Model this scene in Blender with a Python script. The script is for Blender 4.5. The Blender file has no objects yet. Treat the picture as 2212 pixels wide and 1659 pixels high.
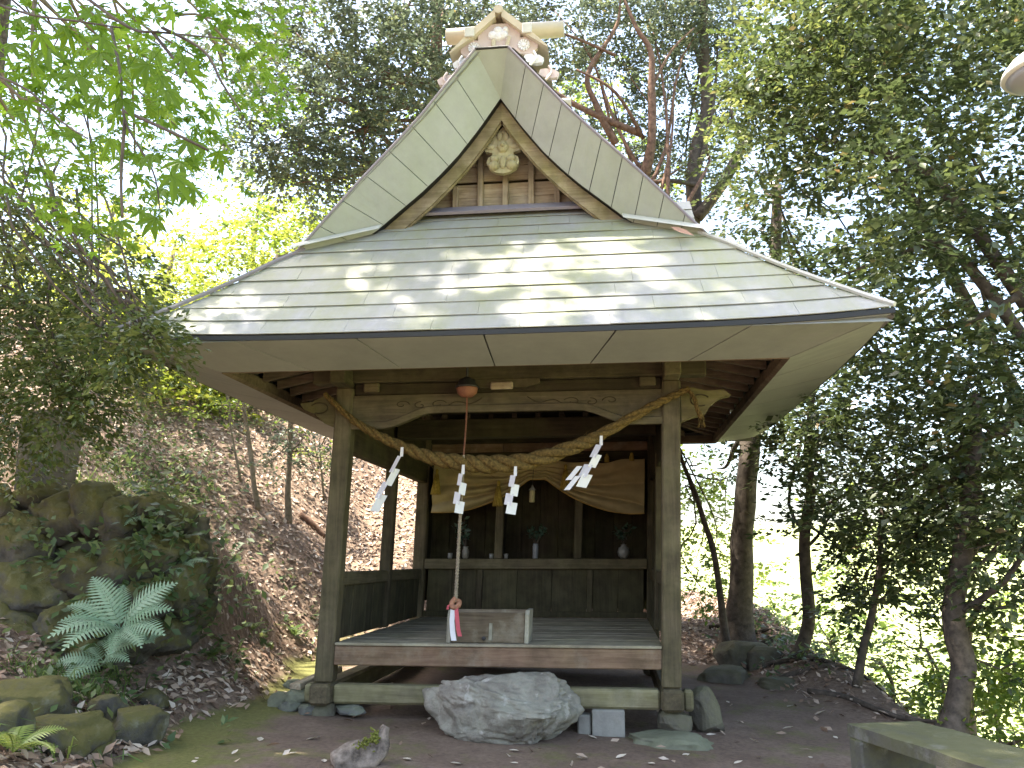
import bpy, math, random
import numpy as np
from mathutils import Vector, noise

SC = bpy.context.scene
COL = SC.collection
random.seed(7)
R = np.random.default_rng(7)
rad = math.radians

# ------------------------------------------------------------------ camera, sky, sun, exposure
PITCH = 0.205
FPX, CX, CY, EYE = 1837.0, 1106.0, 829.5, 1.5
cam = bpy.data.cameras.new('camera')
cam.sensor_width = 36.0
cam.lens = 36.0 * FPX / 2212.0
cam.clip_start = 0.05
cam.clip_end = 6000.0
camo = bpy.data.objects.new('camera', cam)
COL.objects.link(camo)
camo.location = (0, 0, EYE)
camo.rotation_euler = (math.pi / 2 + PITCH, 0, 0)
SC.camera = camo

SUN_TO = Vector((-0.36, 0.02, 0.93)).normalized()
world = bpy.data.worlds.new('World')
SC.world = world
world.use_nodes = True
wn = world.node_tree
bg = wn.nodes['Background']
sky = wn.nodes.new('ShaderNodeTexSky')
sky.sky_type = 'NISHITA'
sky.sun_disc = False
sky.sun_elevation = math.asin(SUN_TO.z)
sky.sun_rotation = math.atan2(SUN_TO.x, SUN_TO.y)
sky.air_density = 1.0
sky.dust_density = 3.0
sky.ozone_density = 0.8
wn.links.new(sky.outputs[0], bg.inputs[0])
bg.inputs[1].default_value = 0.15

sl = bpy.data.lights.new('sun', 'SUN')
sl.energy = 4.6
sl.angle = rad(0.7)
sl.color = (1.0, 0.95, 0.86)
so = bpy.data.objects.new('sun', sl)
COL.objects.link(so)
so.rotation_euler = SUN_TO.to_track_quat('Z', 'Y').to_euler()

vs = SC.view_settings
vs.view_transform = 'Standard'
vs.look = 'None'
vs.gamma = 1.0
vs.use_curve_mapping = False
vs.exposure = 2.5
vs.use_white_balance = True
vs.white_balance_temperature = 6950
vs.white_balance_tint = 10
SC.render.engine = 'CYCLES'
SC.cycles.use_denoising = True
SC.cycles.max_bounces = 8
SC.cycles.diffuse_bounces = 5
SC.cycles.transmission_bounces = 4
SC.cycles.sample_clamp_indirect = 6.0
SC.cycles.caustics_reflective = False
SC.cycles.caustics_refractive = False

# ------------------------------------------------------------------ real-place helpers
SP, CP = math.sin(PITCH), math.cos(PITCH)


def ray(px, py):
    a = (px - CX) / FPX
    b = (CY - py) / FPX
    return np.array([a, CP - b * SP, SP + b * CP])


def at(px, py, D):
    r = ray(px, py)
    return np.array([0, 0, EYE]) + r * (D / r[1])


def smooth(x):
    x = np.clip(x, 0, 1)
    return x * x * (3 - 2 * x)


def height(x, y):
    x = np.asarray(x, float)
    y = np.asarray(y, float)
    z = 0.03 + 0.02 * np.clip(y, -4, 13) - 0.04 * np.clip(x, -2.6, 3.5)
    wob = 0.12 * np.sin(y * 1.7) + 0.07 * np.sin(y * 4.1 + 1)
    dx = np.maximum(0, -2.35 - x + wob)
    s = 0.36 + 0.40 * smooth((y - 6.5) / 3.0)
    hill = s * np.minimum(dx, 5.5) + 0.12 * np.maximum(dx - 5.5, 0)
    back = smooth((3.2 - x) / 4.5) * 0.62 * np.clip(y - 11.3, 0, 6.5)
    back = back * (1 - 0.45 * smooth((dx - 1) / 4))
    z = z + hill + back
    m = smooth((-2.75 - x) / 0.5) * smooth((y - 7.75) / 0.3) * (1 - smooth((y - 9.2) / 2.5))
    z = z * (1 - m) + np.maximum(z, 1.72 + 0.12 * (-2.9 - x)) * m
    Rr = 3.35 + 0.05 * (y - 6)
    ex = x - Rr
    z = z + 0.28 * np.exp(-(ex / 0.5) ** 2) * smooth((y - 8.2) / 2.5)
    z = z + 0.35 * smooth((y - 11.6) / 2.0) * smooth((x - 0.5) / 1.5) * (1 - smooth((ex - .2) / .5))
    z = z - np.minimum(0.85 * np.maximum(0, ex - 0.35), 7.0)
    z = z - np.minimum(0.3 * np.maximum(0, y - 22), 9.0) * smooth((x + 2) / 4)
    rr = np.hypot(x, y)
    z = z + np.minimum(0.075 * np.maximum(0, rr - 70), 45.0)
    z = z + 0.035 * np.sin(x * 2.3 + y * 1.1) * np.sin(y * 1.9 - x) * smooth(dx * 1.2 + smooth(ex * 2))
    z = z + 0.012 * np.sin(x * 3.1 + 2) * np.sin(y * 2.7)
    return z


def on_ground(px, py):
    r = ray(px, py)
    p = None
    for D in np.arange(2.5, 40, 0.02):
        p = np.array([0, 0, EYE]) + r * (D / r[1])
        if p[2] <= float(height(p[0], p[1])):
            break
    return p


def G(x, y):
    return float(height(x, y))


# ------------------------------------------------------------------ mesh helpers
def link(name, me, mats=None, parent=None, loc=None):
    o = bpy.data.objects.new(name, me)
    COL.objects.link(o)
    if mats is not None:
        for m in (mats if isinstance(mats, (list, tuple)) else [mats]):
            me.materials.append(m)
    if parent is not None:
        o.parent = parent
    if loc is not None:
        o.location = loc
    return o


def tag(o, label=None, cat=None, group=None, kind=None):
    if label:
        o['label'] = label
    if cat:
        o['category'] = cat
    if group:
        o['group'] = group
    if kind:
        o['kind'] = kind
    return o


def empty(name, label, cat, loc, rz=0.0, group=None):
    o = bpy.data.objects.new(name, None)
    COL.objects.link(o)
    o.location = loc
    o.rotation_euler = (0, 0, rz)
    o.empty_display_size = 0.1
    return tag(o, label, cat, group)


class MB:
    """collects geometry of ONE mesh"""

    def __init__(s, shear=False):
        s.v, s.f, s.mi = [], [], []
        s.shear = shear
        s.cur = 0

    def add(s, vs, fs):
        n = len(s.v)
        s.v += [tuple(map(float, p)) for p in vs]
        s.f += [tuple(i + n for i in f) for f in fs]
        s.mi += [s.cur] * len(fs)
        return s

    def cbox(s, lo, hi, c=0.008):
        """chamfered box"""
        lo = np.array(lo, float)
        hi = np.array(hi, float)
        c = min(c, 0.3 * float((hi - lo).min()))
        vs, idx = [], {}
        for sx in (0, 1):
            for sy in (0, 1):
                for sz in (0, 1):
                    sg = (sx, sy, sz)
                    for ax in range(3):
                        p = [(hi[k] if sg[k] else lo[k]) for k in range(3)]
                        for k in range(3):
                            if k != ax:
                                p[k] += -c if sg[k] else c
                        idx[(sg, ax)] = len(vs)
                        vs.append(p)
        fs = []
        for ax in range(3):
            a, b = [k for k in range(3) if k != ax]
            for sd in (0, 1):
                q = []
                for (i, j) in ((0, 0), (1, 0), (1, 1), (0, 1)):
                    sg = [0, 0, 0]
                    sg[ax] = sd
                    sg[a] = i
                    sg[b] = j
                    q.append(idx[(tuple(sg), ax)])
                fs.append(q)
        for ax in range(3):
            a, b = [k for k in range(3) if k != ax]
            for i in (0, 1):
                for j in (0, 1):
                    s0, s1 = [0, 0, 0], [0, 0, 0]
                    for t, v in ((s0, 0), (s1, 1)):
                        t[ax] = v
                        t[a] = i
                        t[b] = j
                    s0, s1 = tuple(s0), tuple(s1)
                    fs.append([idx[(s0, a)], idx[(s1, a)], idx[(s1, b)], idx[(s0, b)]])
        for sx in (0, 1):
            for sy in (0, 1):
                for sz in (0, 1):
                    fs.append([idx[((sx, sy, sz), k)] for k in range(3)])
        return s.add(vs, fs)

    def hexa(s, q8):
        return s.add(q8, [(0, 1, 2, 3), (7, 6, 5, 4), (0, 4, 5, 1), (1, 5, 6, 2), (2, 6, 7, 3), (3, 7, 4, 0)])

    def slab(s, poly, n):
        """polygon extruded by vector n"""
        k = len(poly)
        n = np.array(n, float)
        a = [np.array(p, float) for p in poly]
        vs = a + [p + n for p in a]
        fs = [tuple(range(k))[::-1], tuple(range(k, 2 * k))]
        for i in range(k):
            j = (i + 1) % k
            fs.append((i, j, j + k, i + k))
        return s.add(vs, fs)

    def tube(s, pts, rads, seg=8, caps=True, sm=0, jit=0.0):
        P = [np.array(p, float) for p in pts]
        Rr = list(rads) if hasattr(rads, '__len__') else [rads] * len(P)
        if sm:
            P, Rr = catmull(P, Rr, sm)
        n = len(P)
        T = []
        for i in range(n):
            t = P[min(i + 1, n - 1)] - P[max(i - 1, 0)]
            T.append(t / (np.linalg.norm(t) + 1e-9))
        up = np.array([0, 0, 1.0]) if abs(T[0][2]) < 0.9 else np.array([1.0, 0, 0])
        N = np.cross(T[0], up)
        N /= np.linalg.norm(N)
        vs = []
        for i in range(n):
            N = N - T[i] * np.dot(N, T[i])
            N /= np.linalg.norm(N) + 1e-9
            B = np.cross(T[i], N)
            for k in range(seg):
                a = 2 * math.pi * k / seg
                r = Rr[i]
                if jit:
                    r *= 1 + jit * noise.noise(Vector(P[i] * 2.0) + Vector((math.cos(a), math.sin(a), 0)) * 1.3)
                vs.append(P[i] + (N * math.cos(a) + B * math.sin(a)) * r)
        fs = []
        for i in range(n - 1):
            for k in range(seg):
                k2 = (k + 1) % seg
                fs.append((i * seg + k, i * seg + k2, (i + 1) * seg + k2, (i + 1) * seg + k))
        if caps:
            fs.append(tuple(range(seg))[::-1])
            fs.append(tuple((n - 1) * seg + k for k in range(seg)))
        return s.add(vs, fs)

    def lathe(s, prof, c=(0, 0, 0), seg=16, axis='z'):
        vs = []
        for (r, h) in prof:
            for k in range(seg):
                a = 2 * math.pi * k / seg
                p = (r * math.cos(a), r * math.sin(a), h)
                if axis == 'y':
                    p = (p[0], p[2], p[1])
                elif axis == 'x':
                    p = (p[2], p[0], p[1])
                vs.append((p[0] + c[0], p[1] + c[1], p[2] + c[2]))
        fs = []
        n = len(prof)
        for i in range(n - 1):
            for k in range(seg):
                k2 = (k + 1) % seg
                fs.append((i * seg + k, i * seg + k2, (i + 1) * seg + k2, (i + 1) * seg + k))
        fs.append(tuple(range(seg))[::-1])
        fs.append(tuple((n - 1) * seg + k for k in range(seg)))
        return s.add(vs, fs)

    def build(s, name, mats, parent=None, smooth_=False, loc=None, origin=None):
        V = s.v
        if s.shear:
            V = [(p[0] + shr(p[2]), p[1], p[2]) for p in V]
        if origin is not None:
            V = [(p[0] - origin[0], p[1] - origin[1], p[2] - origin[2]) for p in V]
            loc = tuple(origin) if loc is None else loc
        me = bpy.data.meshes.new(name)
        me.from_pydata(V, [], s.f)
        if any(s.mi):
            me.polygons.foreach_set('material_index', s.mi)
        if smooth_:
            me.polygons.foreach_set('use_smooth', [True] * len(me.polygons))
        import bmesh
        b = bmesh.new()
        b.from_mesh(me)
        bmesh.ops.recalc_face_normals(b, faces=b.faces)
        b.to_mesh(me)
        b.free()
        me.update()
        return link(name, me, mats, parent, loc)


def catmull(P, Rr, sub):
    n = len(P)
    o, q = [], []
    for i in range(n - 1):
        p0, p1, p2, p3 = P[max(i - 1, 0)], P[i], P[i + 1], P[min(i + 2, n - 1)]
        for k in range(sub):
            t = k / sub
            o.append(0.5 * ((2 * p1) + (-p0 + p2) * t + (2 * p0 - 5 * p1 + 4 * p2 - p3) * t * t + (-p0 + 3 * p1 - 3 * p2 + p3) * t ** 3))
            q.append(Rr[i] * (1 - t) + Rr[i + 1] * t)
    o.append(P[-1])
    q.append(Rr[-1])
    return o, q


def bulk(name, V, F, mats, parent=None, attr=None, smooth_=False, mi=None):
    """big triangle mesh from numpy arrays"""
    me = bpy.data.meshes.new(name)
    V = np.ascontiguousarray(V, np.float32)
    F = np.ascontiguousarray(F, np.int32)
    k = F.shape[1]
    me.vertices.add(len(V))
    me.vertices.foreach_set('co', V.ravel())
    me.loops.add(F.size)
    me.loops.foreach_set('vertex_index', F.ravel())
    me.polygons.add(len(F))
    me.polygons.foreach_set('loop_start', np.arange(0, F.size, k, dtype=np.int32))
    if mi is not None:
        me.polygons.foreach_set('material_index', np.ascontiguousarray(mi, np.int32))
    if smooth_:
        me.polygons.foreach_set('use_smooth', np.ones(len(F), bool))
    me.update(calc_edges=True)
    for an, av in (attr or {}).items():
        a = me.attributes.new(an, 'FLOAT', 'POINT')
        a.data.foreach_set('value', np.ascontiguousarray(av, np.float32))
    return link(name, me, mats, parent)


# ------------------------------------------------------------------ materials
def nodes(name):
    m = bpy.data.materials.new(name)
    m.use_nodes = True
    nt = m.node_tree
    return m, nt, nt.nodes['Principled BSDF']


def N(nt, t, **kw):
    n = nt.nodes.new(t)
    for k, v in kw.items():
        setattr(n, k, v)
    return n


def L(nt, a, b):
    nt.links.new(a, b)


def coords(nt, scale=(1, 1, 1), kind='Object'):
    tc = N(nt, 'ShaderNodeTexCoord')
    mp = N(nt, 'ShaderNodeMapping')
    mp.inputs['Scale'].default_value = scale
    L(nt, tc.outputs[kind], mp.inputs[0])
    return mp.outputs[0]


def tnoise(nt, vec, scale, detail=5, rough=0.6, dist=0.0):
    n = N(nt, 'ShaderNodeTexNoise')
    n.inputs['Scale'].default_value = scale
    n.inputs['Detail'].default_value = detail
    n.inputs['Roughness'].default_value = rough
    n.inputs['Distortion'].default_value = dist
    if vec is not None:
        L(nt, vec, n.inputs['Vector'])
    return n.outputs[0]


def ramp(nt, fac, stops, interp='LINEAR'):
    r = N(nt, 'ShaderNodeValToRGB')
    r.color_ramp.interpolation = interp
    e = r.color_ramp.elements
    while len(e) < len(stops):
        e.new(0.5)
    for i, (p, c) in enumerate(stops):
        e[i].position = p
        e[i].color = (*c, 1) if len(c) == 3 else c
    L(nt, fac, r.inputs[0])
    return r.outputs[0]


def g3(v):
    return (v, v, v)


def mix(nt, fac, a, b, blend='MIX'):
    m = N(nt, 'ShaderNodeMix', data_type='RGBA', blend_type=blend)
    for s, val in ((0, fac), (6, a), (7, b)):
        if hasattr(val, 'is_linked') or hasattr(val, 'links'):
            L(nt, val, m.inputs[s])
        elif s == 0:
            m.inputs[0].default_value = val
        else:
            m.inputs[s].default_value = (*val, 1)
    return m.outputs[2]


def math_(nt, op, a, b=0.0):
    m = N(nt, 'ShaderNodeMath', operation=op)
    for i, v in enumerate((a, b)):
        if hasattr(v, 'links'):
            L(nt, v, m.inputs[i])
        else:
            m.inputs[i].default_value = v
    return m.outputs[0]


def bump(nt, h, bsdf, strength=0.3, dist=0.02):
    b = N(nt, 'ShaderNodeBump')
    b.inputs['Strength'].default_value = strength
    b.inputs['Distance'].default_value = dist
    L(nt, h, b.inputs['Height'])
    L(nt, b.outputs[0], bsdf.inputs['Normal'])


def wood(name, light, dark, axis=0, green=0.0, greencol=(0.10, 0.115, 0.025), wear=0.15, wearcol=None, rough=0.88, bs=0.35, var=0.3):
    m, nt, bs_ = nodes(name)
    sc = [15.0, 15.0, 15.0]
    sc[axis] = 0.9
    v = coords(nt, tuple(sc))
    g = tnoise(nt, v, 2.2, 8, 0.65, 0.6)
    c = ramp(nt, g, [(0.28, dark), (0.5, tuple((a + b) / 2 for a, b in zip(dark, light))), (0.72, light)])
    v2 = coords(nt)
    if wear:
        w = tnoise(nt, v2, 3.3, 6, 0.7)
        wc = wearcol or tuple(min(0.6, a * 1.7 + 0.03) for a in light)
        c = mix(nt, math_(nt, 'MULTIPLY', ramp(nt, w, [(0.52, g3(0)), (0.68, g3(1))]), wear), c, wc)
    if green:
        w = tnoise(nt, v2, 1.7, 7, 0.7)
        c = mix(nt, math_(nt, 'MULTIPLY', ramp(nt, w, [(0.38, g3(0)), (0.62, g3(1))]), green), c, greencol)
    d = tnoise(nt, v2, 6.0, 5, 0.6)
    c = mix(nt, 0.55, c, ramp(nt, d, [(0.3, g3(0.35)), (0.6, g3(1))]), 'MULTIPLY')
    oi = N(nt, 'ShaderNodeObjectInfo')
    hs = N(nt, 'ShaderNodeHueSaturation')
    mr = N(nt, 'ShaderNodeMapRange')
    mr.inputs[3].default_value = 1 - var
    mr.inputs[4].default_value = 1 + var
    L(nt, oi.outputs['Random'], mr.inputs[0])
    L(nt, mr.outputs[0], hs.inputs['Value'])
    L(nt, c, hs.inputs['Color'])
    L(nt, hs.outputs[0], bs_.inputs['Base Color'])
    bs_.inputs['Roughness'].default_value = rough
    bs_.inputs['Specular IOR Level'].default_value = 0.25
    bump(nt, g, bs_, bs, 0.01)
    return m


POST = [wood('wood_post_%s' % 'xyz'[a], (0.135, 0.108, 0.066), (0.054, 0.042, 0.026), a, 0.42, (0.10, 0.095, 0.038), 0.25) for a in range(3)]
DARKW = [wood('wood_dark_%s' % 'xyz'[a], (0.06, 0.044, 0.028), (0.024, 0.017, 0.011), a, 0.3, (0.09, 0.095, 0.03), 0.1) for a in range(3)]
REDW = wood('wood_reddish_x', (0.25, 0.165, 0.11), (0.12, 0.07, 0.045), 0, 0.25, (0.16, 0.14, 0.06), 0.35, (0.34, 0.29, 0.23))
FLOORW = wood('wood_floor_x', (0.37, 0.325, 0.24), (0.2, 0.172, 0.125), 0, 0.4, (0.2, 0.185, 0.09), 0.35, var=0.12)
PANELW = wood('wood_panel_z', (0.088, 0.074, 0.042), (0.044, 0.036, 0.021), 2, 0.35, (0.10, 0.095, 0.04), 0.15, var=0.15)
GABLEW = [wood('wood_gable_%s' % 'xyz'[a], (0.52, 0.43, 0.33), (0.2, 0.13, 0.09), a, 0.25, (0.36, 0.34, 0.16), 0.4, (0.6, 0.55, 0.47), var=0.12) for a in range(3)]
BARGEW = wood('wood_barge_x', (0.36, 0.29, 0.20), (0.15, 0.115, 0.075), 0, 0.5, (0.23, 0.21, 0.055), 0.4, var=0.1)
RAFTW = wood('wood_rafter_x', (0.18, 0.135, 0.095), (0.08, 0.058, 0.038), 0, 0.0, wear=0.2)
CARVEW = wood('wood_carved', (0.42, 0.38, 0.27), (0.22, 0.185, 0.12), 2, 0.4, (0.36, 0.34, 0.14), 0.4)
NOSEW = wood('wood_nosing', (0.15, 0.12, 0.07), (0.07, 0.055, 0.03), 0, 0.65, (0.10, 0.092, 0.025), 0.15)
BOXW = wood('wood_box_x', (0.22, 0.17, 0.12), (0.10, 0.07, 0.045), 0, 0.25, (0.16, 0.15, 0.07), 0.5, (0.36, 0.33, 0.28))
BOXWZ = wood('wood_box_z', (0.33, 0.31, 0.26), (0.17, 0.15, 0.11), 2, 0.3, (0.22, 0.22, 0.1), 0.5, (0.45, 0.44, 0.4))
SILLW = wood('wood_sill_x', (0.22, 0.195, 0.12), (0.1, 0.085, 0.05), 0, 0.45, (0.17, 0.165, 0.06), 0.35, (0.34, 0.31, 0.24))


def metal(name, base, moss, mossamt, streak=0.35, rough=0.5, var=0.08):
    m, nt, b = nodes(name)
    v = coords(nt)
    c = mix(nt, ramp(nt, tnoise(nt, v, 5, 6, 0.7), [(0.3, g3(0)), (0.7, g3(1))]), base, tuple(x * 0.82 for x in base))
    st = tnoise(nt, coords(nt, (7, 0.7, 0.7)), 1.6, 6, 0.7)
    c = mix(nt, math_(nt, 'MULTIPLY', ramp(nt, st, [(0.4, g3(0)), (0.7, g3(1))]), streak), c, tuple(x * 0.72 for x in base))
    if mossamt:
        w = tnoise(nt, coords(nt, (1.6, 0.8, 0.8)), 1.1, 7, 0.72)
        c = mix(nt, math_(nt, 'MULTIPLY', ramp(nt, w, [(0.36, g3(0)), (0.66, g3(1))]), mossamt), c, moss)
    oi = N(nt, 'ShaderNodeObjectInfo')
    hs = N(nt, 'ShaderNodeHueSaturation')
    mr = N(nt, 'ShaderNodeMapRange')
    mr.inputs[3].default_value = 1 - var
    mr.inputs[4].default_value = 1 + var
    L(nt, oi.outputs['Random'], mr.inputs[0])
    L(nt, mr.outputs[0], hs.inputs['Value'])
    L(nt, c, hs.inputs['Color'])
    L(nt, hs.outputs[0], b.inputs['Base Color'])
    b.inputs['Roughness'].default_value = rough
    b.inputs['Specular IOR Level'].default_value = 0.4
    bump(nt, tnoise(nt, v, 3, 4, 0.5), b, 0.12, 0.02)
    return m


ROOFM = metal('roof_sheet', (0.365, 0.36, 0.365), (0.265, 0.28, 0.14), 0.85, 0.55, 0.5, 0.03)
VERGEM = metal('verge_sheet', (0.365, 0.385, 0.35), (0.31, 0.37, 0.21), 0.35, 0.15, 0.5, 0.04)
SOFFM = metal('soffit_sheet', (0.285, 0.29, 0.285), (0.24, 0.25, 0.22), 0.25, 0.1, 0.55, 0.04)
EDGEM = metal('dark_edge_metal', (0.018, 0.018, 0.018), (0.02, 0.022, 0.016), 0.3, 0.1, 0.5)
FLASHM = metal('flashing_metal', (0.55, 0.55, 0.52), (0.4, 0.42, 0.3), 0.3, 0.1, 0.45)
APRONM = metal('apron_metal', (0.26, 0.23, 0.27), (0.27, 0.26, 0.22), 0.3, 0.1, 0.5)
COPPERM = metal('pinkish_copper', (0.66, 0.54, 0.53), (0.5, 0.46, 0.36), 0.2, 0.15, 0.4)
TANM = metal('tan_metal', (0.56, 0.49, 0.37), (0.45, 0.43, 0.3), 0.25, 0.15, 0.4)
SILVERM = metal('silver_metal', (0.75, 0.75, 0.77), (0.6, 0.6, 0.6), 0.1, 0.1, 0.3)


def stone(name, c1, c2, moss=(0.1, 0.12, 0.03), mossamt=0.5, top=True, spots=None, scale=3.0, bs=0.6):
    m, nt, b = nodes(name)
    v = coords(nt)
    n1 = tnoise(nt, v, scale, 9, 0.7)
    c = ramp(nt, n1, [(0.3, c2), (0.7, c1)])
    if spots:
        c = mix(nt, math_(nt, 'MULTIPLY', ramp(nt, tnoise(nt, v, scale * 1.3, 4, 0.6, 0.4), [(0.58, g3(0)), (0.66, g3(1))]), 0.75), c, spots)
    if mossamt:
        w = tnoise(nt, v, 2.4, 8, 0.75)
        if top:
            ge = N(nt, 'ShaderNodeNewGeometry')
            sx = N(nt, 'ShaderNodeSeparateXYZ')
            L(nt, ge.outputs['Normal'], sx.inputs[0])
            w = math_(nt, 'ADD', w, math_(nt, 'MULTIPLY', sx.outputs[2], 0.16))
        c = mix(nt, math_(nt, 'MULTIPLY', ramp(nt, w, [(0.42, g3(0)), (0.62, g3(1))]), mossamt), c, moss)
    L(nt, c, b.inputs['Base Color'])
    b.inputs['Roughness'].default_value = 0.93
    b.inputs['Specular IOR Level'].default_value = 0.2
    bump(nt, tnoise(nt, v, scale * 4, 9, 0.72), b, bs, 0.03)
    return m


ROCKM = stone('rock_pale', (0.42, 0.375, 0.315), (0.14, 0.122, 0.10), (0.24, 0.28, 0.21), 0.4, False, (0.55, 0.51, 0.46), 5.0, 1.0)
FLATM = stone('rock_greenish', (0.25, 0.25, 0.19), (0.10, 0.10, 0.075), (0.16, 0.18, 0.10), 0.4, True, None, 4.0)
WALLM = stone('wall_stone', (0.15, 0.14, 0.12), (0.04, 0.037, 0.031), (0.12, 0.11, 0.028), 0.8, True, (0.33, 0.33, 0.30), 3.6, 1.0)
DARKM = stone('rock_dark', (0.17, 0.155, 0.13), (0.06, 0.055, 0.045), (0.11, 0.11, 0.04), 0.4, True, None, 3.0)
GREYM = stone('rock_grey', (0.22, 0.215, 0.20), (0.08, 0.078, 0.072), (0.12, 0.15, 0.06), 0.4, True, None, 3.5)
CONCM = stone('concrete', (0.32, 0.305, 0.275), (0.2, 0.19, 0.17), (0.25, 0.27, 0.2), 0.2, True, None, 8.0, 0.25)
BENCHM = stone('bench_concrete', (0.15, 0.145, 0.13), (0.07, 0.068, 0.06), (0.105, 0.11, 0.035), 0.65, True, (0.2, 0.2, 0.19), 5.0, 0.4)


def simple(name, col, rough=0.8, spec=0.3, scale=8.0, amp=0.35, bs=0.15):
    m, nt, b = nodes(name)
    v = coords(nt)
    n = tnoise(nt, v, scale, 6, 0.65)
    c = ramp(nt, n, [(0.3, tuple(x * (1 - amp) for x in col)), (0.7, tuple(min(1, x * (1 + amp * 0.6)) for x in col))])
    L(nt, c, b.inputs['Base Color'])
    b.inputs['Roughness'].default_value = rough
    b.inputs['Specular IOR Level'].default_value = spec
    if bs:
        bump(nt, n, b, bs, 0.01)
    return m


STRAW = simple('straw_rope', (0.135, 0.09, 0.03), 0.92, 0.15, 45, 0.7, 1.0)
HEMP = simple('hemp_rope', (0.26, 0.215, 0.155), 0.9, 0.2, 60, 0.4, 0.5)
REDROPE = simple('red_cord', (0.17, 0.075, 0.045), 0.85, 0.2, 40, 0.4)
PAPER = simple('white_paper', (0.66, 0.66, 0.68), 0.9, 0.1, 4, 0.05, 0.0)
GOLD = simple('gold_cloth', (0.36, 0.29, 0.15), 0.75, 0.2, 6, 0.18, 0.05)
TASSELM = simple('gold_tassel', (0.36, 0.26, 0.06), 0.8, 0.2, 40, 0.4)
RUST = simple('rusty_bell', (0.21, 0.085, 0.05), 0.7, 0.4, 9, 0.5, 0.3)
IRON = simple('black_iron', (0.03, 0.028, 0.027), 0.6, 0.4)
PINK = simple('pink_ribbon', (0.5, 0.10, 0.12), 0.8, 0.2, 12, 0.15, 0)
CERAM = simple('white_ceramic', (0.22, 0.215, 0.195), 0.35, 0.5, 5, 0.1, 0)
BRASS = simple('pale_brass', (0.5, 0.45, 0.25), 0.5, 0.5, 9, 0.2, 0)
LAMPM = simple('lamp_enamel', (0.78, 0.76, 0.68), 0.5, 0.4, 5, 0.06, 0)
BARKR = simple('bark_reddish', (0.17, 0.105, 0.075), 0.95, 0.15, 14, 0.6, 0.9)
BARKD = simple('bark_dark', (0.10, 0.082, 0.066), 0.95, 0.15, 12, 0.6, 0.9)
BARKG = simple('bark_grey', (0.20, 0.165, 0.12), 0.95, 0.15, 12, 0.5, 0.8)
LOGM = simple('dead_wood', (0.23, 0.185, 0.15), 0.9, 0.2, 14, 0.8, 1.0)
DRYM = simple('dry_twig', (0.42, 0.35, 0.25), 0.9, 0.2)


def leafmat(name, stops, trans=0.35, rough=0.45, spec=0.5, tcol=1.6):
    m, nt, b = nodes(name)
    a = N(nt, 'ShaderNodeAttribute', attribute_name='rnd')
    c = ramp(nt, a.outputs['Fac'], stops)
    L(nt, c, b.inputs['Base Color'])
    b.inputs['Roughness'].default_value = rough
    b.inputs['Specular IOR Level'].default_value = spec
    if trans:
        tb = N(nt, 'ShaderNodeBsdfTranslucent')
        hs = N(nt, 'ShaderNodeHueSaturation')
        hs.inputs['Value'].default_value = tcol
        hs.inputs['Hue'].default_value = 0.485
        L(nt, c, hs.inputs['Color'])
        L(nt, hs.outputs[0], tb.inputs['Color'])
        mx = N(nt, 'ShaderNodeMixShader')
        mx.inputs[0].default_value = trans
        L(nt, b.outputs[0], mx.inputs[1])
        L(nt, tb.outputs[0], mx.inputs[2])
        L(nt, mx.outputs[0], nt.nodes['Material Output'].inputs['Surface'])
    return m


EVER = leafmat('leaf_evergreen', [(0, (0.03, 0.05, 0.02)), (0.6, (0.055, 0.08, 0.028)), (0.9, (0.09, 0.115, 0.035)), (1, (0.17, 0.12, 0.05))], 0.3, 0.38, 0.6)
EVERB = leafmat('leaf_bluish', [(0, (0.05, 0.07, 0.045)), (0.6, (0.09, 0.12, 0.075)), (0.92, (0.15, 0.18, 0.09)), (1, (0.25, 0.21, 0.07))], 0.3, 0.4, 0.6)
MAPLE = leafmat('leaf_maple', [(0, (0.06, 0.13, 0.012)), (0.5, (0.10, 0.19, 0.02)), (1, (0.18, 0.27, 0.03))], 0.55, 0.5, 0.4, 2.1)
LIVE = leafmat('leaf_live', [(0, (0.045, 0.075, 0.022)), (0.5, (0.08, 0.115, 0.03)), (1, (0.17, 0.19, 0.06))], 0.33, 0.38, 0.6, 1.6)  # lighter evergreen leaf; in the upper right crown its paleness stands for sunlight
MAPLEN = leafmat('leaf_maple_near', [(0, (0.07, 0.14, 0.01)), (1, (0.11, 0.19, 0.016))], 0.5, 0.55, 0.25, 1.9)
FRESH = leafmat('leaf_fresh', [(0, (0.06, 0.11, 0.018)), (0.5, (0.10, 0.16, 0.025)), (1, (0.2, 0.24, 0.04))], 0.45, 0.45, 0.45, 1.7)
UNDER = leafmat('leaf_undergrowth', [(0, (0.05, 0.085, 0.03)), (0.6, (0.08, 0.13, 0.045)), (1, (0.17, 0.21, 0.07))], 0.35, 0.5, 0.4, 1.4)
YELLOW = leafmat('leaf_yellowgreen', [(0, (0.10, 0.15, 0.02)), (0.5, (0.18, 0.23, 0.03)), (1, (0.3, 0.32, 0.06))], 0.45, 0.5, 0.4, 1.6)
FERNM = leafmat('leaf_fern', [(0, (0.17, 0.28, 0.16)), (0.6, (0.27, 0.39, 0.25)), (1, (0.36, 0.46, 0.31))], 0.3, 0.5, 0.4, 1.3)
GRASSM = leafmat('leaf_grass', [(0, (0.06, 0.11, 0.03)), (1, (0.17, 0.24, 0.06))], 0.35, 0.5, 0.4, 1.5)
LITTER = leafmat('leaf_dead', [(0, (0.13, 0.08, 0.055)), (0.35, (0.28, 0.19, 0.135)), (0.7, (0.42, 0.32, 0.24)), (1, (0.56, 0.48, 0.4))], 0.1, 0.6, 0.35, 1.0)
PALELEAF = leafmat('leaf_pale_fallen', [(0, (0.4, 0.33, 0.25)), (1, (0.62, 0.55, 0.45))], 0.05, 0.7, 0.2, 1.0)

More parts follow.
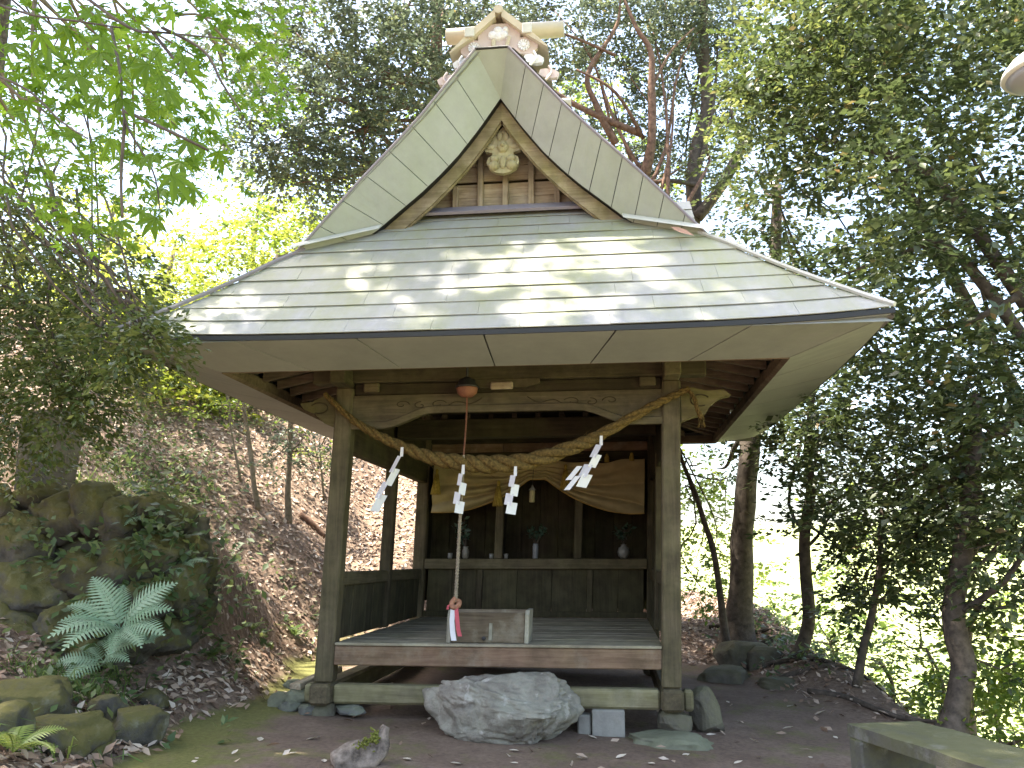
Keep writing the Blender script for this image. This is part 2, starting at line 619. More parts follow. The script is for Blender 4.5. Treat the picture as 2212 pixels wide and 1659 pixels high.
# ------------------------------------------------------------------ ground sheet
def build_ground():
    def axis(lo, a, b, hi, fine, grow):
        c = list(np.arange(a, b, fine))
        s, x = fine, a
        left = []
        while x > lo:
            s *= grow
            x -= s
            left.append(x)
        s, x = fine, b
        right = []
        while x < hi:
            s *= grow
            x += s
            right.append(x)
        return np.array(left[::-1] + c + right)
    xs = axis(-1500, -6.5, 5.5, 2500, 0.07, 1.09)
    ys = axis(-60, 3.5, 14.0, 3500, 0.07, 1.08)
    X, Y = np.meshgrid(xs, ys)
    Z = height(X, Y)
    nx, ny = len(xs), len(ys)
    V = np.stack([X, Y, Z], -1).reshape(-1, 3)
    i = np.arange(nx - 1)
    j = np.arange(ny - 1)
    I, J = np.meshgrid(i, j)
    a = (J * nx + I).ravel()
    F = np.stack([a, a + 1, a + nx + 1, a + nx], 1)
    wob = 0.12 * np.sin(Y * 1.7) + 0.07 * np.sin(Y * 4.1 + 1)
    dx = -2.35 - X + wob
    Rr = 3.35 + 0.05 * (Y - 6)
    lit = np.maximum(smooth(dx / 0.15), smooth((X - Rr + .7) / 0.5))
    lit = np.maximum(lit, smooth((Y - 11.2) / 0.8))
    moss = smooth((dx + 0.85) / 0.75) * (1 - smooth(dx / 0.12)) * smooth((Y - 4.5) / 2)
    far = smooth((X - 14) / 4)
    m, nt, b = nodes('ground')
    v = coords(nt)

    def A(n):
        return N(nt, 'ShaderNodeAttribute', attribute_name=n).outputs['Fac']
    n1 = tnoise(nt, v, 1.6, 9, 0.7)
    dirt = ramp(nt, n1, [(0.3, (0.13, 0.09, 0.066)), (0.55, (0.205, 0.148, 0.112)), (0.75, (0.27, 0.205, 0.16))])
    dirt = mix(nt, ramp(nt, tnoise(nt, v, 28, 4, 0.7), [(0.35, g3(0.55)), (0.6, g3(0))]), dirt, (0.085, 0.063, 0.05))
    n2 = tnoise(nt, v, 2.1, 9, 0.72)
    mo = math_(nt, 'ADD', n2, math_(nt, 'MULTIPLY', A('moss'), 0.34))
    mfac = math_(nt, 'MULTIPLY', ramp(nt, mo, [(0.52, g3(0)), (0.70, g3(1))]), 0.85)
    c = mix(nt, mfac, dirt, ramp(nt, tnoise(nt, v, 30, 4, 0.7), [(0.3, (0.1, 0.105, 0.03)), (0.7, (0.18, 0.19, 0.06))]))
    ln = tnoise(nt, v, 16, 6, 0.8)
    litc = ramp(nt, ln, [(0.3, (0.07, 0.05, 0.036)), (0.5, (0.19, 0.135, 0.1)), (0.7, (0.3, 0.23, 0.175))])
    c = mix(nt, A('litter'), c, litc)
    c = mix(nt, A('far'), c, (0.32, 0.36, 0.16))
    L(nt, c, b.inputs['Base Color'])
    b.inputs['Roughness'].default_value = 0.95
    b.inputs['Specular IOR Level'].default_value = 0.15
    bump(nt, tnoise(nt, v, 22, 8, 0.75), b, 0.5, 0.03)
    o = bulk('ground', V, F, m, attr={'litter': lit.ravel(), 'moss': moss.ravel(), 'far': far.ravel()}, smooth_=True)
    tag(o, kind='structure')


build_ground()


# ------------------------------------------------------------------ leaves
def unit(a):
    return a / (np.linalg.norm(a, axis=-1, keepdims=True) + 1e-9)


def rhomb(P, D, Nn, ln, wr, fold):
    """folded pointed leaves: 6 verts, 4 tris"""
    D = unit(D)
    lat = unit(np.cross(D, Nn))
    nn = np.cross(lat, D)
    ln = ln[:, None]
    w = ln * wr
    base = P
    tip = P + D * ln - nn * ln * 0.12
    mid = P + D * ln * 0.5 - nn * w * fold
    l = P + D * ln * 0.45 + lat * w
    r = P + D * ln * 0.45 - lat * w
    V = np.stack([base, l, tip, r, mid], 1).reshape(-1, 3)
    k = np.arange(len(P))[:, None] * 5
    F = np.concatenate([k + [0, 1, 4], k + [4, 1, 2], k + [0, 4, 3], k + [4, 2, 3]], 1).reshape(-1, 3)
    return V, F


def simple_rhomb(P, D, Nn, ln, wr, fold):
    D = unit(D)
    lat = unit(np.cross(D, Nn))
    nn = np.cross(lat, D)
    ln = ln[:, None]
    w = ln * wr
    V = np.stack([P, P + D * ln * 0.45 + lat * w + nn * w * fold, P + D * ln, P + D * ln * 0.45 - lat * w + nn * w * fold], 1).reshape(-1, 3)
    k = np.arange(len(P))[:, None] * 4
    F = np.concatenate([k + [0, 1, 2], k + [0, 2, 3]], 1).reshape(-1, 3)
    return V, F


def sprays(C, Dir, n, spread, droop=0.2, updir=(0, 0, 1), flat=0.6):
    """n leaves on each twig; returns positions, directions, normals, cluster index"""
    nc = len(C)
    Dir = unit(Dir)
    U = np.array(updir, float)
    lat = unit(np.cross(Dir, U + 0.001))
    up = np.cross(lat, Dir)
    t = R.random((nc, n))
    sd = np.where(np.arange(n) % 2 == 0, 1.0, -1.0)[None, :]
    P = C[:, None] + Dir[:, None] * (t * spread)[..., None] + lat[:, None] * (sd * 0.10 * spread * R.random((nc, n)))[..., None]
    P = P + R.normal(0, 0.10 * spread, (nc, n, 3)) * [1, 1, flat]
    P[..., 2] -= droop * spread * t ** 2
    D = Dir[:, None] * (0.5 + t)[..., None] + lat[:, None] * (sd * 0.9)[..., None] + R.normal(0, 0.35, (nc, n, 3))
    D[..., 2] -= droop
    Nn = up[:, None] + R.normal(0, 0.45, (nc, n, 3))
    ci = np.repeat(np.arange(nc), n)
    return P.reshape(-1, 3), D.reshape(-1, 3), unit(Nn.reshape(-1, 3)), ci


def blob_points(c, r, n, shell=0.5):
    d = unit(R.normal(0, 1, (n, 3)))
    rr = R.random(n) ** (1 / 3)
    rr = np.where(R.random(n) < shell, 0.75 + 0.3 * R.random(n), rr)
    # uneven outline
    ph = np.sin(d[:, 0] * 5 + c[0] * 3) * np.sin(d[:, 1] * 6 + c[1]) * np.sin(d[:, 2] * 5 + 1)
    rr = rr * (1 + 0.3 * ph)
    return np.array(c) + d * rr[:, None] * np.array(r), d


def crown_mesh(name, blobs, mat, parent, leaf=0.09, wr=0.28, per=14, spread=0.35, droop=0.2, dens=1.0, lobes=None, shell=0.5, kind=None, cut=None, leafcut=None):
    """blobs: (centre, radii, n_twigs)"""
    Ps, Ds, Ns, Rn = [], [], [], []
    for (c, r, n) in blobs:
        r = np.array(r if hasattr(r, '__len__') else (r, r, r * 0.8), float)
        C, d = blob_points(c, r, max(4, int(n * dens)), shell)
        if cut is not None:
            k = cut(C)
            C, d = C[k], d[k]
        dirs = d * [1, 1, 0.4] + R.normal(0, 0.5, d.shape) * [1, 1, 0.4]
        P, D, Nn, ci = sprays(C, dirs, per, spread, droop)
        tone = R.random(len(C)) * 0.7
        Ps.append(P)
        Ds.append(D)
        Ns.append(Nn)
        Rn.append(np.clip(tone[ci] + R.random(len(P)) ** 2 * 0.35, 0, 1))
    P, D, Nn, rn = np.concatenate(Ps), np.concatenate(Ds), np.concatenate(Ns), np.concatenate(Rn)
    if leafcut is not None:
        k = leafcut(P)
        P, D, Nn, rn = P[k], D[k], Nn[k], rn[k]
    ln = leaf * (0.65 + 0.7 * R.random(len(P)))
    if lobes:
        D = unit(D)
        lat = unit(np.cross(D, Nn))
        Vs, Fs, rs, off = [], [], [], 0
        for (ang, sc) in lobes:
            d2 = D * math.cos(ang) + lat * math.sin(ang)
            V, F = simple_rhomb(P, d2 - Nn * 0.15, Nn, ln * sc, 0.17, 0.15)
            Vs.append(V)
            Fs.append(F + off)
            off += len(V)
            rs.append(np.repeat(rn, 4))
        o = bulk(name, np.concatenate(Vs), np.concatenate(Fs), mat, parent, {'rnd': np.concatenate(rs)})
    else:
        V, F = simple_rhomb(P, D, Nn, ln, wr, 0.25)
        o = bulk(name, V, F, mat, parent, {'rnd': np.repeat(rn, 4)})
    if kind:
        o['kind'] = kind
    return o


def limb(mb, a, b, r0, r1, seg=6, bend=0.12, n=6):
    a, b = np.array(a, float), np.array(b, float)
    ln = np.linalg.norm(b - a)
    pts = []
    o1, o2 = R.normal(0, 1, 3), R.normal(0, 1, 3)
    for i in range(n + 1):
        t = i / n
        pts.append(a + (b - a) * t + (o1 * math.sin(t * math.pi) + 0.5 * o2 * math.sin(2 * t * math.pi)) * bend * ln * 0.5)
    mb.tube(pts, [r0 + (r1 - r0) * i / n for i in range(n + 1)], seg, jit=0.15)


def tree(name, label, trunk, radii, blobs, bark, leafm, group=None, leaf=0.09, per=14, spread=0.35, wr=0.28, droop=0.2, dens=1.0, branches=(), limbs=4, flare=True, lobes=None, shell=0.5, cut=None, lr=0.4):
    trunk = [np.array(p, float) for p in trunk]
    base = trunk[0]
    e = empty(name, label, 'tree', tuple(base), group=group)
    mb = MB()
    pts, rr = catmull(trunk, list(radii), 5)
    if flare:
        rr = [r * (1 + 0.7 * math.exp(-i * 0.8)) for i, r in enumerate(rr)]
        pts = [pts[0] - np.array([0, 0, 0.3])] + pts
        rr = [rr[0] * 1.15] + rr
    mb.tube(pts, rr, 12, jit=0.22)
    for (c, r, n) in blobs:
        r = np.array(r if hasattr(r, '__len__') else (r, r, r * 0.8), float)
        k = int(R.integers(len(pts) // 2, len(pts)))
        src = pts[k]
        hub = np.array(c) + R.normal(0, 0.15, 3) * r
        limb(mb, src, hub, max(0.012, rr[k] * lr), 0.008, 6, 0.14, 7)
        for q in range(limbs):
            d = unit(R.normal(0, 1, 3)) * r * (0.6 + 0.4 * R.random())
            s = src + (hub - src) * (0.6 + 0.4 * R.random())
            limb(mb, s, np.array(c) + d, 0.014, 0.004, 4, 0.15, 5)
    mb.v = [tuple(np.array(p) - base) for p in mb.v]
    mb.build('trunk', bark, e, True)
    for (bp, br) in branches:
        b = MB()
        b.tube([np.array(p) - base for p in bp], br, 8, sm=5, jit=0.2)
        b.build('branch', bark, e, True)
    if blobs:
        bl = [(np.array(c) - base, r, n) for (c, r, n) in blobs]
        ct = (lambda C, b=base: cut(C + b)) if cut else None
        crown_mesh('crown', bl, leafm, e, leaf, wr, per, spread, droop, dens, lobes, shell, cut=ct)
    return e


# ------------------------------------------------------------------ rocks
import bmesh as _bm


def rock_mesh(size, seed, sub=3, rough=0.18, box=0.55, cuts=7, under=0.0, fine=0.5):
    b = _bm.new()
    _bm.ops.create_icosphere(b, subdivisions=sub, radius=1.0)
    rg = random.Random(seed)
    planes = []
    for k in range(cuts):
        n = Vector((rg.gauss(0, 1), rg.gauss(0, 1), rg.gauss(0, 0.9))).normalized()
        planes.append((n, 0.72 + 0.22 * rg.random()))
    off = Vector((rg.random() * 50, rg.random() * 50, rg.random() * 50))
    for v in b.verts:
        d = v.co.normalized()
        p = Vector([math.copysign(abs(c) ** box, c) for c in d])
        for (n, h) in planes:
            t = p.dot(n) - h
            if t > 0:
                p -= n * t * 0.92
        q = d * 1.6 + off
        a = noise.fractal(q, 0.9, 2.1, 5)
        vd = noise.voronoi(q * 1.7 + Vector((noise.noise(q * 2), noise.noise(q * 2 + off), 0)) * 0.3)[0]
        a2 = min(0.35, vd[1] - vd[0]) - 0.2
        a3 = noise.fractal(q * 5.0, 0.7, 2.1, 5)
        p += d * (rough * 0.8 * a + rough * 0.55 * a2 + rough * fine * 0.28 * a3)
        if under and p.z < 0:
            f = 1 + under * p.z
            p.x *= f
            p.y *= f
        v.co = Vector((p.x * size[0], p.y * size[1], p.z * size[2]))
    me = bpy.data.meshes.new('rock')
    b.to_mesh(me)
    b.free()
    me.polygons.foreach_set('use_smooth', [sub >= 4] * len(me.polygons))
    return me


def rock(name, c, size, seed, mat, label=None, cat='rock', parent=None, rz=0.0, tilt=(0, 0), group=None, **kw):
    me = rock_mesh(size, seed, **kw)
    o = link(name, me, mat, parent, tuple(c))
    o.rotation_euler = (tilt[0], tilt[1], rz)
    if label:
        tag(o, label, cat, group)
    return o


# ================================================================== THE SHRINE
YAW = 0.117
ORG = (-1.577, 7.55, 0.0)
W, LD = 2.88, 3.33
ca, sa = math.cos(YAW), math.sin(YAW)


def shr(z):
    return 0.04 * (min(max(z, 0.5), 2.75) - 0.5)


def B(u, v, z):
    u = u + shr(z)
    return np.array([ORG[0] + u * ca + v * sa, ORG[1] - u * sa + v * ca, z])


shrine = empty('shrine_pavilion', 'small weathered wooden shrine pavilion with a steep grey sheet metal gabled roof', 'shrine', ORG, -YAW)


def part(mb, name, mat, parent=None, smooth_=False):
    mb.shear = True
    return mb.build(name, mat, parent or shrine, smooth_)


def beam(name, lo, hi, mat, parent=None, c=0.01):
    return part(MB().cbox(lo, hi, c), name, mat, parent)


# posts
P2 = 0.078
for (u, v) in ((0, 0), (W, 0), (0, LD), (W, LD)):
    p = P2 if v == 0 else P2 * 0.95
    beam('post', (u - p, v - p, 0.50), (u + p, v + p, 3.02), POST[2], c=0.014)
for v in (1.72,):
    beam('post', (-0.06, v - 0.06, 0.82), (0.06, v + 0.06, 2.62), POST[2], c=0.012)
    beam('post', (W - 0.06, v - 0.06, 0.82), (W + 0.06, v + 0.06, 2.62), POST[2], c=0.012)
# sills
beam('front_sill', (-0.085 + 0.17, -0.075, 0.335), (W - 0.09, 0.085, 0.487), SILLW, c=0.02)
for u in (0, W):
    beam('side_sill', (u - 0.088, -0.16, 0.33), (u + 0.088, LD + 0.15, 0.498), POST[1], c=0.022)
beam('sill_end', (W + 0.09, -0.07, 0.325), (W + 0.17, 0.08, 0.49), SILLW, c=0.02)
beam('sill_end', (-0.16, -0.07, 0.34), (-0.09, 0.08, 0.49), SILLW, c=0.02)
beam('rear_sill', (0.09, LD - 0.075, 0.34), (W - 0.09, LD + 0.075, 0.49), POST[0], c=0.02)
beam('floor_beam', (P2 + 0.002, -0.07, 0.642), (W - P2 - 0.002, 0.05, 0.80), REDW, c=0.008)
for u in (0.5, 1.44, 2.38):
    beam('floor_joist', (u - 0.05, 0.052, 0.66), (u + 0.05, LD - 0.05, 0.782), DARKW[1])
# floor boards
nb = 14
for i in range(nb):
    a = -0.085 + i * (LD + 0.05) / nb
    b = a + (LD + 0.05) / nb - 0.004
    if i == 0:
        beam('floor_board', (P2 + 0.003, a, 0.803), (W - P2 - 0.003, b, 0.826 + 0.001 * (i % 3)), FLOORW, c=0.004)
    else:
        beam('floor_board', (0.07, a, 0.786), (W - 0.07, b, 0.824 + 0.002 * (i % 3)), FLOORW, c=0.003)

# low side walls: rail, studs, planks
for side, u in ((0, 0.0), (1, W)):
    s = 1 if side == 0 else -1
    rail = beam('wall_rail', (u - 0.045, P2 + .002, 1.285), (u + 0.045, LD - P2, 1.405), POST[1])
    for k in range(14):
        a = P2 + 0.004 + k * (LD - 2 * P2) / 14
        b = a + (LD - 2 * P2) / 14 - 0.006
        if abs((a + b) / 2 - 1.72) < 0.02:
            continue
        beam('plank', (u - 0.018 - 0.003 * (k % 2), a, 0.83), (u + 0.016 + 0.003 * (k % 3), b, 1.284), PANELW, rail, 0.003)
    beam('stud', (u + s * 0.022 - 0.02, 1.69, 0.83), (u + s * 0.022 + 0.03, 1.76, 1.285), POST[2], rail, 0.006)
    beam('tie_beam', (u - 0.05, P2, 2.46), (u + 0.05, LD - P2, 2.70), DARKW[1])
    beam('wall_plate', (u - 0.07, -0.3, 3.02), (u + 0.07, LD + 0.3, 3.20), POST[1])
    beam('upper_board', (u - 0.012, P2, 2.702), (u + 0.012, LD - P2, 3.018), DARKW[1])
# right wall above the rail is boarded
for k in range(8):
    a = 1.79 + k * 0.18
    beam('plank', (W - 0.015 - 0.003 * (k % 2), a, 1.407), (W + 0.015, min(a + 0.176, LD - P2), 2.458), PANELW, None, 0.003)

# back wall with three niches
rail = beam('altar_rail', (P2, LD - 0.09, 1.40), (W - P2, LD + 0.12, 1.525), POST[0])
edges = [P2, 0.77, 2.12, W - P2]
for k in range(3):
    a, b = edges[k] + 0.035, edges[k + 1] - 0.035
    npl = 3 if k == 1 else 2
    for q in range(npl):
        x0 = a + (b - a) * q / npl + 0.002
        x1 = a + (b - a) * (q + 1) / npl - 0.002
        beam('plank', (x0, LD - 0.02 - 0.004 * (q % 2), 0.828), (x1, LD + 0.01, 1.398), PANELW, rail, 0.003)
for u in (0.77, 2.12):
    beam('stud', (u - 0.034, LD - 0.05, 0.828), (u + 0.034, LD + 0.02, 1.398), POST[2], rail, 0.006)
beam('altar_base', (P2, LD - 0.055, 0.828), (W - P2, LD - 0.024, 0.90), PANELW, rail, 0.006)
shelf = beam('altar_shelf', (P2, LD + 0.122, 1.47), (W - P2, LD + 0.62, 1.50), DARKW[0])
for u in (0.985, 1.965):
    beam('niche_post', (u - 0.05, LD - 0.055, 1.527), (u + 0.05, LD + 0.045, 2.70), POST[2])
    beam('niche_partition', (u - 0.012, LD + 0.047, 1.527), (u + 0.012, LD + 0.6, 2.70), DARKW[2])
for k in range(12):
    a = 0.0 + k * W / 12
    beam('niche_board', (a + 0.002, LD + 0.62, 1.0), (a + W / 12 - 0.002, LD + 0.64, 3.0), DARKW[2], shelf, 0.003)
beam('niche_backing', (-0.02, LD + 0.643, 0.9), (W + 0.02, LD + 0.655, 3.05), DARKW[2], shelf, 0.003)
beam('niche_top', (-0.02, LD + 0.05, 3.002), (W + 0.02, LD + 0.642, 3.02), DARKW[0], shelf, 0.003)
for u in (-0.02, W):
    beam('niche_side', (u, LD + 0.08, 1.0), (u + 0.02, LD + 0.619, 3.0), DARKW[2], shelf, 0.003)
beam('lintel', (P2, LD - 0.06, 2.70), (W - P2, LD + 0.06, 2.84), DARKW[0])
beam('upper_beam', (P2, LD - 0.07, 2.96), (W - P2, LD + 0.07, 3.14), DARKW[0])
for k in range(3):
    beam('transom_board', (P2 + k * 0.92, LD - 0.01, 2.842), (min(P2 + k * 0.92 + 0.916, W - P2), LD + 0.012, 2.958), REDW, None, 0.003)
beam('rear_plate', (0.07, LD - 0.07, 3.142), (W - 0.07, LD + 0.07, 3.20), POST[0])
# ceiling boards
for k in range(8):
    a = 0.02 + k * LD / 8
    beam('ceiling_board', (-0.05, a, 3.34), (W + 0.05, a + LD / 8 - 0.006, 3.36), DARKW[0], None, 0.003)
beam('mid_beam', (0.05, 1.62, 2.80), (W - 0.05, 1.80, 3.00), DARKW[0])

# front rainbow beam with arched soffit, raised lip and carved scrolls
rb = MB()
n = 28
top, bot, lip = [], [], []
for i in range(n + 1):
    t = i / n
    u = P2 - 0.01 + t * (W - 2 * P2 + 0.02)
    e = min(t, 1 - t)
    z = 2.655 + 0.135 * float(smooth((e - 0.10) / 0.17))
    bot.append((u, z))
for (v0, v1, dz, rr) in ((-0.055, 0.055, 0.0, None),):
    poly = [(u, v0, z) for (u, z) in bot] + [(bot[-1][0], v0, 2.945), (bot[0][0], v0, 2.945)]
    vs, fs = [], []
    for (u, z) in bot:
        vs += [(u, v0, z), (u, v1, z), (u, v0, 2.945), (u, v1, 2.945)]
    for i in range(n):
        a, b = i * 4, i * 4 + 4
        fs += [(a, b, b + 1, a + 1), (a + 2, a + 3, b + 3, b + 2), (a, a + 2, b + 2, b), (a + 1, b + 1, b + 3, a + 3)]
    fs += [(0, 1, 3, 2), (n * 4, n * 4 + 2, n * 4 + 3, n * 4 + 1)]
    rb.add(vs, fs)
rbo = part(rb, 'rainbow_beam', POST[0])
lp = MB()
vs, fs = [], []
for (u, z) in bot:
    vs += [(u, -0.068, z - 0.012), (u, -0.05, z - 0.014), (u, -0.068, z + 0.045), (u, -0.0545, z + 0.055)]
for i in range(n):
    a, b = i * 4, i * 4 + 4
    fs += [(a, b, b + 1, a + 1), (a + 2, a + 3, b + 3, b + 2), (a, a + 2, b + 2, b)]
lp.add(vs, fs)
part(lp, 'beam_lip', POST[0], rbo)
CARVE = simple('carved_groove', (0.05, 0.04, 0.022), 0.9, 0.1)
for sgn, u0 in ((1, 0.52), (-1, W - 0.52)):
    cv = MB()
    for (du, r0, ph) in ((0.0, 0.055, 0), (0.17, 0.05, 1.5), (0.33, 0.06, 0.4)):
        pts = []
        for k in range(16):
            a = ph + k * 0.42
            r = r0 * (1 - k / 18)
            pts.append((u0 + sgn * du + sgn * r * math.cos(a) * 1.3, -0.0565, 2.855 + 0.01 * math.sin(du * 30) + r * math.sin(a) * 0.7))
        cv.tube(pts, 0.0045, 5)
    pts = [(u0 + sgn * (0.42 + 0.06 * k), -0.0565, 2.84 + 0.022 * math.sin(k * 1.4) + 0.01 * k) for k in range(6)]
    cv.tube(pts, 0.0045, 5, sm=3)
    part(cv, 'carved_scroll', CARVE, rbo)
beam('front_plate', (-0.3, -0.08, 3.06), (W + 0.3, 0.07, 3.26), POST[0])
beam('lower_plate', (P2, -0.03, 2.947), (W - P2, 0.03, 3.058), DARKW[0])
for u in (0.24, W - 0.2):
    beam('bracket_block', (u - 0.07, -0.075, 2.975), (u + 0.07, -0.032, 3.057), POST[0])
# central bracket arm and block
b = MB()
b.slab([(1.10, -0.085, 3.06), (1.75, -0.085, 3.06), (1.75, -0.085, 3.02), (1.62, -0.085, 2.985), (1.22, -0.085, 2.985), (1.10, -0.085, 3.02)], (0, 0.05, 0))
part(b, 'bracket_arm', POST[0])
beam('bracket_block', (1.32, -0.125, 2.965), (1.52, -0.087, 3.03), GABLEW[0], c=0.01)

# carved beam nosings outside the corner posts
for sgn, u0, pts in ((-1, -P2, [(0, 2.93), (-0.12, 2.95), (-0.22, 2.90), (-0.34, 2.885), (-0.30, 2.83), (-0.2, 2.79), (-0.1, 2.70), (0, 2.66)]),
                     (1, W + P2, [(0, 2.93), (-0.1, 2.95), (-0.22, 2.92), (-0.36, 2.93), (-0.42, 2.88), (-0.33, 2.86), (-0.25, 2.80), (-0.2, 2.72), (-0.1, 2.70), (0, 2.66)])):
    nb_ = MB()
    nb_.slab([(u0 - sgn * a if sgn > 0 else u0 + a, -0.055, z) for (a, z) in pts], (0, 0.11, 0))
    no = part(nb_, 'beam_nosing', NOSEW)
    hk = MB()
    c0 = u0 + sgn * 0.16
    hk.tube([(c0 + sgn * (0.08 * math.cos(a)), -0.057, 2.84 + 0.05 * math.sin(a)) for a in np.linspace(0.5, 5.2, 12)], 0.006, 5)
    part(hk, 'carved_scroll', CARVE, no)
# ------------------------------------------------------------------ eaves
UE, HW, GV = 1.45, 2.88, 1.37       # eave centre, half width, front overhang
EZ = 3.115
VB = LD + GV                        # rear eave line


def lift(u, v):
    a = abs((u - UE) / HW)
    bq = abs((v - LD / 2) / (LD / 2 + GV))
    return 0.055 * (a ** 4) * (bq ** 4) * 1.2 + 0.0


IN, IZ = 0.60, 0.095


def inner(u, v):
    """a point on the inner lower edge"""
    return (u, v, EZ - IZ + 0.6 * lift(u, v))


OUT = [(UE - HW, -GV), (UE + HW, -GV), (UE + HW, VB), (UE - HW, VB)]
INN = [(UE - HW + IN, -GV + IN), (UE + HW - IN, -GV + IN), (UE + HW - IN, VB - IN), (UE - HW + IN, VB - IN)]
sb = MB()
for k in range(4):
    o0, o1, i0, i1 = OUT[k], OUT[(k + 1) % 4], INN[k], INN[(k + 1) % 4]
    m = 10
    for q in range(m):
        ta, tb = q / m, (q + 1) / m
        lp4 = []
        for t, (A0, A1), dz in ((ta, (o0, o1), 0), (tb, (o0, o1), 0), (tb, (i0, i1), -IZ), (ta, (i0, i1), -IZ)):
            u = A0[0] + (A1[0] - A0[0]) * t
            v = A0[1] + (A1[1] - A0[1]) * t
            lp4.append((u, v, EZ + dz + 0.012 + lift(u, v) * (1 if dz == 0 else 0.6)))
        sb.add(lp4, [(0, 1, 2, 3)])
        a, b2 = lp4[3], lp4[2]
        sb.add([a, b2, (b2[0], b2[1], b2[2] + 0.13), (a[0], a[1], a[2] + 0.13)], [(0, 1, 2, 3)])
soff = part(sb, 'eave_soffit', EDGEM)
for k in range(4):
    o0, o1, i0, i1 = OUT[k], OUT[(k + 1) % 4], INN[k], INN[(k + 1) % 4]
    m = 6 if k in (0, 2) else 7
    for q in range(m):
        sp = MB()
        ga = 0.0012
        ss = 4
        for w_ in range(ss):
            ta = (q + w_ / ss) / m + (ga if w_ == 0 else 0)
            tb = (q + (w_ + 1) / ss) / m - (ga if w_ == ss - 1 else 0)
            qd = []
            for t, (A0, A1), dz, ins in ((ta, (o0, o1), 0, 0.012), (tb, (o0, o1), 0, 0.012), (tb, (i0, i1), -IZ, 0), (ta, (i0, i1), -IZ, 0)):
                u = A0[0] + (A1[0] - A0[0]) * t
                v = A0[1] + (A1[1] - A0[1]) * t
                f = ins
                u = u + (UE - u) / HW * f
                v = v + (LD / 2 - v) / (LD / 2 + GV) * f
                qd.append((u, v, EZ + dz + lift(u, v) * (1 if dz == 0 else 0.6)))
            sp.hexa([(p[0], p[1], p[2] + 0.008) for p in qd] + qd)
        part(sp, 'soffit_panel', SOFFM, soff)
# inner riser board
ri = MB()
for k in range(4):
    i0, i1 = INN[k], INN[(k + 1) % 4]
    d = np.array([i1[0] - i0[0], i1[1] - i0[1]])
    d /= np.linalg.norm(d)
    nrm = np.array([-d[1], d[0]]) * 0.035
    z0, z1 = EZ - IZ - 0.004, EZ + 0.03
    ri.slab([(i0[0], i0[1], z0), (i1[0], i1[1], z0), (i1[0] + nrm[0], i1[1] + nrm[1], z0 + 0.02), (i0[0] + nrm[0], i0[1] + nrm[1], z0 + 0.02)], (0, 0, 0.09))
part(ri, 'eave_board', RAFTW)
# sheathing above the rafters + rafters
sh_ = MB()
PL = [(-0.0, -0.0), (W, 0.0), (W, LD), (0.0, LD)]
for k in range(4):
    i0, i1, p0, p1 = INN[k], INN[(k + 1) % 4], PL[k], PL[(k + 1) % 4]
    sh_.slab([(i0[0], i0[1], EZ + 0.09), (i1[0], i1[1], EZ + 0.09), (p1[0], p1[1], 3.37), (p0[0], p0[1], 3.37)], (0, 0, 0.02))
part(sh_, 'eave_sheathing', DARKW[1])


def rafter(a, b_):
    r = MB()
    a, b_ = np.array(a, float), np.array(b_, float)
    d = (b_ - a) / np.linalg.norm(b_ - a)
    lat = np.cross(d, (0, 0, 1.0))
    lat = lat / np.linalg.norm(lat) * 0.03
    up = np.array([0, 0, 0.072])
    q = [a - lat, a + lat, b_ + lat, b_ - lat]
    r.hexa([p + up for p in q] + q)
    return part(r, 'rafter', RAFTW)


zi, zp = EZ - 0.01, 3.285
for k in range(13):
    u = -0.35 + k * (W + 0.7) / 12
    uo = INN[0][0] + 0.06 + k * (INN[1][0] - INN[0][0] - 0.12) / 12
    rafter((uo, INN[0][1] + 0.04, zi), (min(max(u, 0), W), 0.05, zp))
    rafter((uo, INN[2][1] - 0.04, zi), (min(max(u, 0), W), LD - 0.05, zp))
for k in range(15):
    vo = INN[0][1] + 0.10 + k * (INN[2][1] - INN[0][1] - 0.2) / 14
    vi = min(max(vo, 0.0), LD)
    rafter((INN[0][0] + 0.04, vo, zi), (0.05, vi, zp))
    rafter((INN[1][0] - 0.04, vo, zi), (W - 0.05, vi, zp))

# ------------------------------------------------------------------ roof
UG = 1.40                           # gable centre
OUTER = [(0.15, 6.11), (0.40, 5.80), (0.66, 5.475), (0.92, 5.19), (1.25, 4.84), (1.55, 4.50), (1.80, 4.21)]
INNER = [(0.0, 5.755), (0.2, 5.455), (0.4, 5.19), (0.57, 5.005), (0.74, 4.84), (0.94, 4.67), (1.18, 4.46)]
SV = -0.35                          # front plane of the verge
TOPE = EZ + 0.04                    # top of the eave edge


def skirt_z(s):
    return TOPE + min(s, 1.03) * 1.025 + max(0, s - 1.03) * 0.92 - 0.03 * math.sin(min(s, 1.0) * math.pi)


def half_at(s):
    """half width of the front slope at plan distance s from the eave"""
    if s <= 1.03:
        return HW - s * (HW - 1.80) / 1.03
    return 1.74


rd = MB()
ds = np.linspace(0, 1.70, 9)
for i in range(8):
    a, b_ = ds[i], ds[i + 1]
    q = []
    for s, sg in ((a, -1), (a, 1), (b_, 1), (b_, -1)):
        uc = UE + (UG - UE) * min(1, s / 1.03)
        h = half_at(s) - 0.005
        q.append((uc + sg * h, -GV + s, skirt_z(s) - 0.03))
    rd.add(q, [(0, 1, 2, 3)])
    q2 = [(x, VB + GV - (v + GV) - GV, z) for (x, v, z) in q]
    q2 = [(x, LD - v, z) for (x, v, z) in q]
    rd.add(q2, [(3, 2, 1, 0)])
